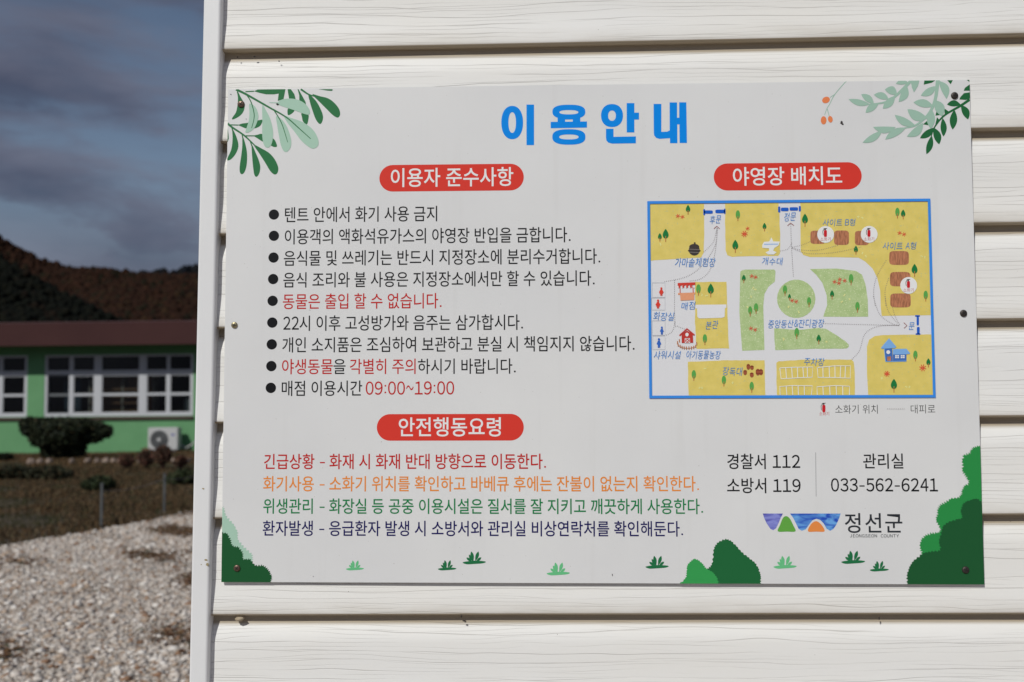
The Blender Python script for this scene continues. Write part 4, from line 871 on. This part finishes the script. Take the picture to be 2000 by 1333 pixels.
# ================================================================ GREEN SCHOOL-LIKE BUILDING
YB = 32.2
yaw = radians(-.6)
O = at(86, 885, YB); O.z = 0
bld = empty('green_building', O, (0, 0, yaw)); tag(bld, 'long single-storey green building with white windows and a dull red roof edge', 'building')
M_grn = mottled('green_render', (.115, .29, .130), (.135, .325, .150), 1.2, .85, 6, lo=.3, hi=.7, bump=.1, bdist=.01)
M_fas = mottled('maroon_fascia', (.054, .0225, .0225), (.064, .027, .026), .9, .8, 5, (1, 1, 1), lo=.3, hi=.7, spec=.15)
M_whf = plain('white_window_frame', (.52, .53, .56), .45); M_brn = plain('brown_sill', (.055, .03, .022), .6)
M_gryf = plain('grey_inner_frame', (.13, .14, .15), .5)
def bx(px): return at(px, 800, YB).x - O.x
def bz(py): return at(200, py, YB).z
def glass_mat():
    m = bpy.data.materials.new('window_glass'); m.use_nodes = True; nt = m.node_tree; N = nt.nodes; L = nt.links; N.clear()
    o = N.new('ShaderNodeOutputMaterial'); t = N.new('ShaderNodeBsdfTransparent'); t.inputs[0].default_value = (.75, .78, .78, 1); g_ = N.new('ShaderNodeBsdfGlossy'); g_.inputs['Roughness'].default_value = .02
    fr = N.new('ShaderNodeFresnel'); fr.inputs[0].default_value = 1.33; mx = N.new('ShaderNodeMixShader'); L.new(fr.outputs[0], mx.inputs[0]); L.new(t.outputs[0], mx.inputs[1]); L.new(g_.outputs[0], mx.inputs[2]); L.new(mx.outputs[0], o.inputs[0]); return m
M_gls = glass_mat()
zt_ = bz(693); zs_ = bz(813.5); ztop = bz(655); xL = bx(-900); xR = bx(900)
wins = [(-620, -330), (-290, 52), (86, 378), (430, 720)]
mb = MB(); mb.box(xL, xR, 0, .25, -.1, zs_); mb.box(xL, xR, 0, .25, zt_, ztop)
cur = xL
for a, c in wins: mb.box(cur, bx(a), 0, .25, zs_, zt_); cur = bx(c)
mb.box(cur, xR, 0, .25, zs_, zt_); mb.build('wall', M_grn, bld)
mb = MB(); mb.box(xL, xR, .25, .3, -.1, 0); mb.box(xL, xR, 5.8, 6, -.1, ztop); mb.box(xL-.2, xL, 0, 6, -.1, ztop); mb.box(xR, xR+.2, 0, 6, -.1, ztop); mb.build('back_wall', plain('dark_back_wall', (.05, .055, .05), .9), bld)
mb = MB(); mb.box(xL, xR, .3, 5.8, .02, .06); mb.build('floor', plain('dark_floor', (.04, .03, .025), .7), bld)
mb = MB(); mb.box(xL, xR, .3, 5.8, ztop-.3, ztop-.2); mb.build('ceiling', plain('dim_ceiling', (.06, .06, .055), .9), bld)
OV = .95
fz0, fz1 = at(200, 674.5, YB-OV).z, at(200, 629.5, YB-OV).z
mb = MB(); mb.box(xL-.6, xR+.6, -OV, -OV+.06, fz0, fz1); mb.build('fascia', M_fas, bld)
mb = MB(); mb.box(xL-.58, xR+.58, -OV+.062, .24, ztop+.002, ztop+.05); mb.build('soffit', plain('soffit_green', (.10, .20, .10), .9), bld)
mb = MB(); mb.add([(xL-.6, -OV+.064, fz1-.01), (xR+.6, -OV+.064, fz1-.01), (xR+.6, 3, fz1+.35), (xL-.6, 3, fz1+.35), (xL-.6, 6.6, fz1-.1), (xR+.6, 6.6, fz1-.1)], [(0, 1, 2, 3), (3, 2, 5, 4)]); mb.build('roof', plain('roof_red', (.10, .045, .04), .7), bld)
def pane(x0, x1, z0, z1, y, parent):
    mb = MB(); mb.box(x0, x1, y, y+.008, z0, z1); return mb.build('pane', M_gls, parent)
def bar(mb, x0, x1, z0, z1, y=.02, d=.06): mb.box(min(x0, x1), max(x0, x1), y, y+d, min(z0, z1), max(z0, z1))
zT0, zT1 = bz(731.5), bz(723.5); zM0, zM1_ = bz(773.5), bz(768.5); zB = bz(807.5)
def window(x0, x1, mull, dark_first=False, e0=.09, e1=.09):
    # mull: list of (left,right) px of the uprights between x0 and x1
    mb = MB(); bar(mb, x0, x1, zs_+.002, zB); bar(mb, x0, x1, zt_-.07, zt_-.002); bar(mb, x0, x1, zT0, zT1)
    xs = [(x0, x0+e0)] + mull + [(x1-e1, x1)]
    for a, c in xs:
        bar(mb, a, c, zB, zT0, .016, .068); bar(mb, a, c, zT1, zt_-.07, .016, .068)
    fr = mb.build('window', M_whf, bld)
    for i in range(len(xs)-1):
        a, c = xs[i][1], xs[i+1][0]
        pane(a, c, zT1, zt_-.07, .06, fr)
        dk_ = dark_first and i == 0
        m2 = MB(); yy = .075 if dk_ else .03; t = .03 if dk_ else .022
        bar(m2, a, c, zM0, zM1_, yy, .03); bar(m2, a, a+t, zB, zT0, yy+.002, .03); bar(m2, c-t, c, zB, zT0, yy+.002, .03); bar(m2, a, c, zT0-.055, zT0, yy+.004, .03); bar(m2, a, c, zB, zB+.03, yy+.004, .03)
        s = m2.build('sash', M_gryf if dk_ else M_whf, fr)
        pane(a, c, zB, zM0, yy+.04, fr); pane(a, c, zM1_, zT0, yy+.04, fr)
    return fr
window(bx(86), bx(188), [(bx(134), bx(142))], True)
window(bx(188), bx(281), [], e0=.17, e1=.17)
window(bx(281), bx(378), [(bx(325.5), bx(332))])
window(bx(-290), bx(-190), [(bx(-245), bx(-237))]); window(bx(-190), bx(-97), []); window(bx(-97), bx(52), [(bx(-52), bx(-45)), (bx(-4), bx(3))])
window(bx(430), bx(720), [(bx(480), bx(488)), (bx(520), bx(535)), (bx(620), bx(635))]); window(bx(-620), bx(-330), [(bx(-520), bx(-505)), (bx(-430), bx(-415))])
for a, c in wins:
    mb = MB(); mb.box(bx(a)-.02, bx(c)+.02, -.07, -.002, bz(820), bz(814.5)); mb.build('sill', M_brn, bld)
# inside: curtain and shelves seen through the glass
mb = MB(); n = 14
for i in range(n): mb.box(bx(107+i*2.3), bx(107+i*2.3+1.9), .62 + .04*(i % 2), .66 + .04*(i % 2), .5, bz(742))
cu = mb.build('curtain', plain('blue_grey_curtain', (.10, .15, .19), .9)); cu.location = O; cu.rotation_euler = (0, 0, yaw); tag(cu, 'dull blue curtain hanging behind the glass of the green building', 'curtain')
SHD = .55
sh = empty('wall_shelves', O, (0, 0, yaw)); tag(sh, 'brown wooden shelving seen through the middle window of the green building', 'shelves')
M_wd = plain('brown_shelf_wood', (.30, .17, .09), .6)
mb = MB(); mb.box(bx(163), bx(290), 1.35-SHD, 1.4-SHD, .3, bz(735)); mb.build('back_panel', M_wd, sh)
for z in (bz(805), bz(790), bz(776), bz(762)):
    mb = MB(); mb.box(bx(163), bx(290), .95-SHD, 1.345-SHD, z, z+.05); mb.build('shelf', M_wd, sh)
for x in (163, 228, 289):
    mb = MB(); mb.box(bx(x), bx(x)+.05, .94-SHD, 1.345-SHD, .3, bz(737)); mb.build('upright', plain('pale_upright', (.35, .33, .28), .7), sh)
mb = MB(); mb.box(bx(346), bx(356), .7, .95, .5, bz(784)); mb.box(bx(347), bx(355), .69, .74, bz(784), bz(780)); o = mb.build('cabinet', plain('pale_cabinet', (.42, .45, .44), .5)); o.location = O; o.rotation_euler = (0, 0, yaw); tag(o, 'small pale cabinet standing inside the rightmost window pane', 'cabinet')

# outdoor unit of an air conditioner
ac = empty('air_conditioner', (at(318, 850, YB-.62).x, YB-.62, 0), (0, 0, yaw)); tag(ac, 'white outdoor air conditioner unit with a round fan against the green wall', 'air conditioner')
A = ac.location; M_acw = plain('off_white_casing', (.50, .50, .50), .45); M_acd = plain('dark_fan_grille', (.07, .075, .08), .5); k = (YB-.62-CAM.y)/2000
w2 = 30*k; zb2, zt2 = at(318, 879.5, YB-.62).z, at(318, 835.5, YB-.62).z
mb = MB(); mb.box(-w2, w2, 0, .36, zb2, zt2); mb.build('casing', M_acw, ac, bevel=.02)
cx = at(311, 859, YB-.62).x - A.x; cz = at(311, 859, YB-.62).z; rr = 18*k
mb = MB(); mb.tube([(cx, -.012, cz), (cx, .004, cz)], rr, 40); mb.build('fan_shroud', M_acd, ac)
gm = MB(); M_acg = plain('grey_grille_wire', (.17, .175, .18), .5)
for i in range(1, 8):
    r = rr*i/8+.01; pts = [(cx+r*cos(t), -.022, cz+r*sin(t)) for t in np.linspace(0, 2*pi, 33)]; gm.tube(pts, .0045, 4)
for i in range(12):
    a = pi*i/6; gm.tube([(cx+.05*cos(a), -.02, cz+.05*sin(a)), (cx+rr*cos(a), -.02, cz+rr*sin(a))], .004, 4)
gm.build('fan_grille', M_acg, ac)
mb = MB(); mb.tube([(cx, -.035, cz), (cx, -.012, cz)], .06, 20); mb.build('fan_hub', M_acw, ac)
bxx = at(338, 849.5, YB-.62).x-A.x; bzz = at(338, 849.5, YB-.62).z; mb = MB(); mb.add([(bxx+.065*cos(t), -.004, bzz+.03*sin(t)) for t in np.linspace(0, 2*pi, 17)[:-1]], [tuple(range(16))]); mb.build('badge', plain('blue_badge', (.06, .07, .35), .5), ac)
for s in (-1, 1):
    mb = MB(); mb.box(s*w2*.75-.05, s*w2*.75+.05, .02, .34, -.03, zb2-.002); mb.build('foot', M_acd, ac)
mb = MB(); p0 = at(372, 870, YB-.5); q = Vector((p0.x-A.x, .1, p0.z)); mb.tube([(w2, .3, zb2+.15), (w2+.15, .33, zb2+.05), (w2+.3, .36, zb2+.12), (w2+.42, .6, zb2+.3)], .028, 8); mb.build('pipe', plain('white_wrapped_pipe', (.5, .5, .48), .7), ac, smooth=True)

# ================================================================ PLANTS
M_leaf = attr_mat('shrub_leaf', .7, .25)
def leaf_cloud(name, centres, radii, n, size, cols, w, parent, origin, seed=3, flat=None):
    r = np.random.default_rng(seed); c = np.array(centres); rd = np.array(radii); i = r.choice(len(c), n, p=(rd.prod(1)**.7)/((rd.prod(1)**.7).sum()))
    d = r.normal(size=(n, 3)); d /= np.linalg.norm(d, axis=1)[:, None]; rad = r.uniform(.55, 1.06, (n, 1))**.6
    loc = c[i] + d*rd[i]*rad
    if flat is not None: loc[:, 2] = np.minimum(loc[:, 2], flat + r.normal(0, .02, n))
    base = np.array([(-1, -.5, 0), (1, -.5, .1), (0, 1, 0), ]); nv = 3
    a = r.normal(size=(n, 3)); a /= np.linalg.norm(a, axis=1)[:, None]; b_ = np.cross(a, r.normal(size=(n, 3))); b_ /= np.linalg.norm(b_, axis=1)[:, None]
    s = r.uniform(.6, 1.4, (n, 1))*size
    V = np.stack([loc - a*s*.5, loc + a*s*.5, loc + b_*s], 1).reshape(-1, 3)
    f = np.arange(n*3).reshape(n, 3)
    me = bpy.data.meshes.new(name); me.vertices.add(n*3); me.vertices.foreach_set('co', V.ravel()); me.loops.add(n*3); me.loops.foreach_set('vertex_index', f.ravel().astype(np.int32)); me.polygons.add(n); me.polygons.foreach_set('loop_start', (np.arange(n)*3).astype(np.int32)); me.update()
    t = palette(n, cols, w, r, .3); ca = me.color_attributes.new('tint', 'FLOAT_COLOR', 'POINT'); cc = np.ones((n*3, 4)); cc[:, :3] = np.repeat(t, 3, 0); ca.data.foreach_set('color', cc.ravel())
    return link(name, me, parent, M_leaf)
GRN = [(.020, .028, .012), (.035, .040, .018), (.012, .018, .009), (.05, .042, .02)]
def shrub(base, name, label, spec, n, size, cols=GRN, w=(3, 2, 3, .6), flat=None, trunk=.05, seed=3, cat='shrub', group=None):
    s = empty(name, base); tag(s, label, cat, group)
    cs = [c for c, r in spec]; rs = [r for c, r in spec]
    leaf_cloud('crown', cs, rs, n, size, cols, w, s, base, seed, flat)
    mb = MB(); top = np.mean([c for c in cs], 0)
    for k_, c in enumerate(cs[:7]): mb.tube([(0.05*cos(k_), .05*sin(k_), -.05), (c[0]*.4, c[1]*.4, c[2]*.5), (c[0]*.9, c[1]*.9, c[2])], trunk, 6, trunk*.35)
    mb.build('trunk', plain('dark_bark', (.05, .035, .025), .9), s); return s
Yt = CAM.y + 29.6; b0 = at(126, 897, Yt); b0.z = -.03; kk = 29.6/2000
def rel(px, py, r, ry=None, Y=Yt, b_=None, k_=kk): q = at(px, py, Y); return ((q.x-(b_ or b0).x, 0, q.z-(b_ or b0).z), (r*k_, max(r*k_*.9, .3), (ry or r)*k_))
spec = [rel(56, 829, 17, 14), rel(120, 850, 60, 30), rel(120, 868, 38, 26), rel(150, 836, 50, 18), rel(90, 838, 45, 20), rel(195, 842, 24, 13), rel(180, 850, 26, 15), rel(62, 832, 20, 17), rel(90, 835, 28, 19), rel(125, 838, 32, 22), rel(160, 838, 30, 20), rel(185, 843, 24, 15), rel(205, 846, 12, 9), rel(80, 858, 18, 16), rel(110, 865, 26, 22), rel(145, 862, 26, 20), rel(120, 880, 30, 20), rel(150, 880, 16, 18), rel(95, 880, 12, 18)]
shrub(b0, 'clipped_shrub', 'broad dark clipped shrub in front of the green building', spec, 26000, .085, flat=at(126, 817, Yt).z+.03, seed=8)
BRN = [(.09, .045, .03), (.05, .04, .02), (.12, .06, .035), (.03, .035, .016)]
def low(px, py, wpx, hpx, D_, name, label, cols, w, n, size, seed, cat='shrub', group=None):
    Y = CAM.y + D_; b_ = at(px, py, Y); b_.z = -.03; k_ = D_/2000; sp_ = []
    r = random.Random(seed)
    for i in range(6):
        x = (i-2.5)/2.5*wpx*.38; h = hpx*(.5+.25*r.random()); sp_.append(((x*k_, r.uniform(-.2, .2), h*k_*.8+.0), (wpx*.2*k_, .3, h*k_*.75)))
    return shrub(b_, name, label, sp_, n, size, cols, w, trunk=.018, seed=seed, cat=cat, group=group)
low(60, 935, 150, 26, 21.5, 'low_shrub', 'wide low brownish shrub mass at the left, short of the clipped shrub', [(.03, .03, .014), (.055, .04, .02), (.02, .024, .011)], (3, 2, 3), 7000, .06, 11)
low(5, 895, 20, 14, 29, 'low_shrub', 'small dark shrub at the left end of the green wall', GRN, (3, 2, 3, .6), 1500, .07, 12)
low(193, 944, 56, 28, 18.5, 'low_shrub', 'rounded green low shrub above the nearer fence post', [(.03, .045, .018), (.045, .05, .02), (.02, .03, .012)], (3, 2, 2), 3500, .05, 13)
low(355, 938, 50, 28, 20, 'low_shrub', 'low green shrub beside the farther fence post', [(.035, .05, .02), (.05, .05, .02), (.025, .035, .014)], (3, 2, 2), 3000, .05, 14)
for i, (px, py, wpx, hpx, lab) in enumerate([(247, 925, 26, 30, 'reddish bare shrub left of the air conditioner, nearest the clipped shrub'), (285, 922, 34, 40, 'reddish bare shrub in line with the air conditioner fan'), (318, 925, 34, 46, 'tallest reddish bare shrub, just left of the farther fence post'), (352, 915, 24, 26, 'small reddish bare shrub close to the shed corner')]):
    D_ = 24.5; Y = CAM.y + D_; b_ = at(px, py, Y); b_.z = -.03; k_ = D_/2000
    s = empty('bare_shrub', b_); tag(s, lab, 'shrub', 'reddish bare shrubs by the wall'); r = random.Random(40+i); mb = MB()
    for j in range(16):
        a = r.uniform(0, 2*pi); h = hpx*k_*r.uniform(.6, 1.05); sp_ = wpx*k_*.5*r.uniform(.2, 1); mb.tube([(0, 0, 0), (cos(a)*sp_*.4, sin(a)*sp_*.4, h*.5), (cos(a)*sp_, sin(a)*sp_, h)], .022, 5, .006)
    mb.build('stems', plain('reddish_twig', (.075, .035, .028), .9), s)
    leaf_cloud('crown', [(0, 0, hpx*k_*.65)], [(wpx*k_*.45, .25, hpx*k_*.4)], 500, .06, [(.14, .06, .04), (.07, .045, .03), (.20, .11, .07)], (3, 3, 1), s, b_, 50+i)
# edging stones
M_rock = mottled('pale_edging_stone', (.20, .15, .12), (.34, .26, .21), 6, .9, 6, bump=.5, bdist=.02)
RLAB = ['pale edging stone under the left side of the clipped shrub, leftmost of the row', 'smallish pale edging stone second from the left of the row', 'pale edging stone third from the left, left of the shrub trunk', 'smallest edging stone, right beneath the trunk of the clipped shrub',
        'pale edging stone just right of the clipped shrub trunk', 'pale edging stone directly above the nearer fence post', 'broad pale edging stone right of the nearer fence post', 'pale edging stone left of the broadest stone in the row', 'broadest pale edging stone, midway between clipped shrub and air conditioner',
        'small pale edging stone right of the broadest stone', 'pale edging stone below the left edge of the air conditioner', 'pale edging stone below the fan of the air conditioner', 'raised broad edging stone in line with the farther fence post', 'small edging stone below the right edge of the air conditioner', 'pale edging stone closest to the white shed, rightmost of the row']
rk = [(60, 903, 15), (78, 905, 11), (96, 907, 13), (140, 908, 8), (172, 906, 12), (190, 907, 10), (207, 908, 15), (222, 907, 11), (236, 908, 17), (255, 906, 10), (275, 905, 13), (292, 904, 12), (322, 901, 15), (340, 905, 10), (365, 906, 14)]
for i, (px, py, wpx) in enumerate(rk):
    D_ = 27.2; p = at(px, py, CAM.y+D_); k_ = D_/2000; bm = bmesh.new(); bmesh.ops.create_icosphere(bm, subdivisions=2, radius=1); r = random.Random(i)
    for v in bm.verts: v.co = Vector((v.co.x*wpx*k_/2, v.co.y*.13, v.co.z*.10))*(1+r.uniform(-.14, .14))
    me = bpy.data.meshes.new('edging_stone'); bm.to_mesh(me); bm.free(); o = link('edging_stone', me, None, M_rock); o.location = (p.x, p.y, .035)
    tag(o, RLAB[i], 'stone', 'edging stones before the green building')

# ================================================================ HILLS
def ridge(name, D0, prof, mat, depth, seed, amp=1.5, base=-2):
    # prof: (px, py) of the crest; the slope comes down towards the camera over `depth` metres
    px = np.array([p[0] for p in prof], float); py = np.array([p[1] for p in prof], float)
    nx, ny = 240, 46; X = np.linspace(px[0], px[-1], nx); C = np.interp(X, px, py)
    # smooth the crest
    kx = np.ones(7)/7; C = np.convolve(np.pad(C, 3, 'edge'), kx, 'valid')
    v = []; Yc = CAM.y + D0
    crest = [at(float(a), float(c), Yc) for a, c in zip(X, C)]
    for j in range(ny):
        t = j/(ny-1)
        for i, c in enumerate(crest):
            if t <= .8:
                u = t/.8; z = base + (c.z-base)*(u**1.15); y = Yc - depth*(1-u)
            else:
                u = (t-.8)/.2; z = c.z*(1-.5*u); y = Yc + depth*.5*u
            v.append([c.x*(y-CAM.y)/(Yc-CAM.y) if t > .8 else c.x, y, z])
    v = np.array(v); fade = 1-np.abs(np.linspace(0, 1, ny)-.8)/.8; fade = np.repeat(np.clip(fade, 0, .85), nx)
    v[:, 2] += sines(v[:, 0], v[:, 1], amp, .03, 8, seed)*(1-fade)*1.0
    idx = np.arange(nx*ny).reshape(ny, nx); f = np.stack([idx[:-1, :-1].ravel(), idx[:-1, 1:].ravel(), idx[1:, 1:].ravel(), idx[1:, :-1].ravel()], 1)
    me = bpy.data.meshes.new(name); me.from_pydata(v.tolist(), [], f.tolist()); o = link(name, me, None, mat, True); tag(o, kind='structure'); return v.reshape(ny, nx, 3)
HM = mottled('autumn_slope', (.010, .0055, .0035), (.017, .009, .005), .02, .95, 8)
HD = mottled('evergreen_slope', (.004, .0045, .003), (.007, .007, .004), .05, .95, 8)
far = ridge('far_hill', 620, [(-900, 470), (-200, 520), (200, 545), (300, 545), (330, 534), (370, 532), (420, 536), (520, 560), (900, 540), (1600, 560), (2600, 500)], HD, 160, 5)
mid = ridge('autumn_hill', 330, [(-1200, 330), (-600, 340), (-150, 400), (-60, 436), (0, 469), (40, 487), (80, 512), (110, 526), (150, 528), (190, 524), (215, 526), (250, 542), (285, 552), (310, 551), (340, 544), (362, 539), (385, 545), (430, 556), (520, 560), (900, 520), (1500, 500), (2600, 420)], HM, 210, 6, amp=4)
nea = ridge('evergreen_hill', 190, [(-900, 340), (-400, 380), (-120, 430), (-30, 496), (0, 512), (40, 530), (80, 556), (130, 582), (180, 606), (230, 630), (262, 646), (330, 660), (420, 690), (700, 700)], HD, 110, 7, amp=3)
def forest(name, V, n, r0, cols, w, seed, jmin=6, label=None):
    r = np.random.default_rng(seed); ny, nx, _ = V.shape; j = r.integers(jmin, int(ny*.84), n); x0 = int(nx*.12); i = r.integers(2, nx-2, n); focus = r.random(n) < .75
    # most of them on the stretch in view
    vis = [k for k in range(nx) if True]; i[focus] = (nx*VIS[name][0] + r.random(focus.sum())*nx*(VIS[name][1]-VIS[name][0])).astype(int)
    p = V[j, i] + np.stack([r.normal(0, r0*1.2, n), r.normal(0, r0*1.2, n), np.zeros(n)], 1); s = r.uniform(.6, 1.25, n)*r0; p[:, 2] += s*.15
    sc = np.stack([s, s, s*r.uniform(.9, 1.4, n)], 1); v, f = ico(1, .22, seed)
    t = palette(n, cols, w, r, .25); return scatter(name, v, f, p, sc, r.uniform(0, 6.3, n), t, attr_mat(name+'_leaf', .9, .1))
VIS = {'autumn_forest': (.28, .48), 'evergreen_forest': (.48, .86), 'far_forest': (.2, .5)}
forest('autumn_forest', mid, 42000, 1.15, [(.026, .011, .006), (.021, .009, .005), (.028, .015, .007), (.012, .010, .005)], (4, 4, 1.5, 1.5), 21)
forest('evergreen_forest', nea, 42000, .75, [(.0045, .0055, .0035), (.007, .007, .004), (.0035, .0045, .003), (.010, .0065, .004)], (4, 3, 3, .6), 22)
forest('far_forest', far, 6000, 3.5, [(.007, .009, .013), (.009, .009, .010)], (1, 1), 23)
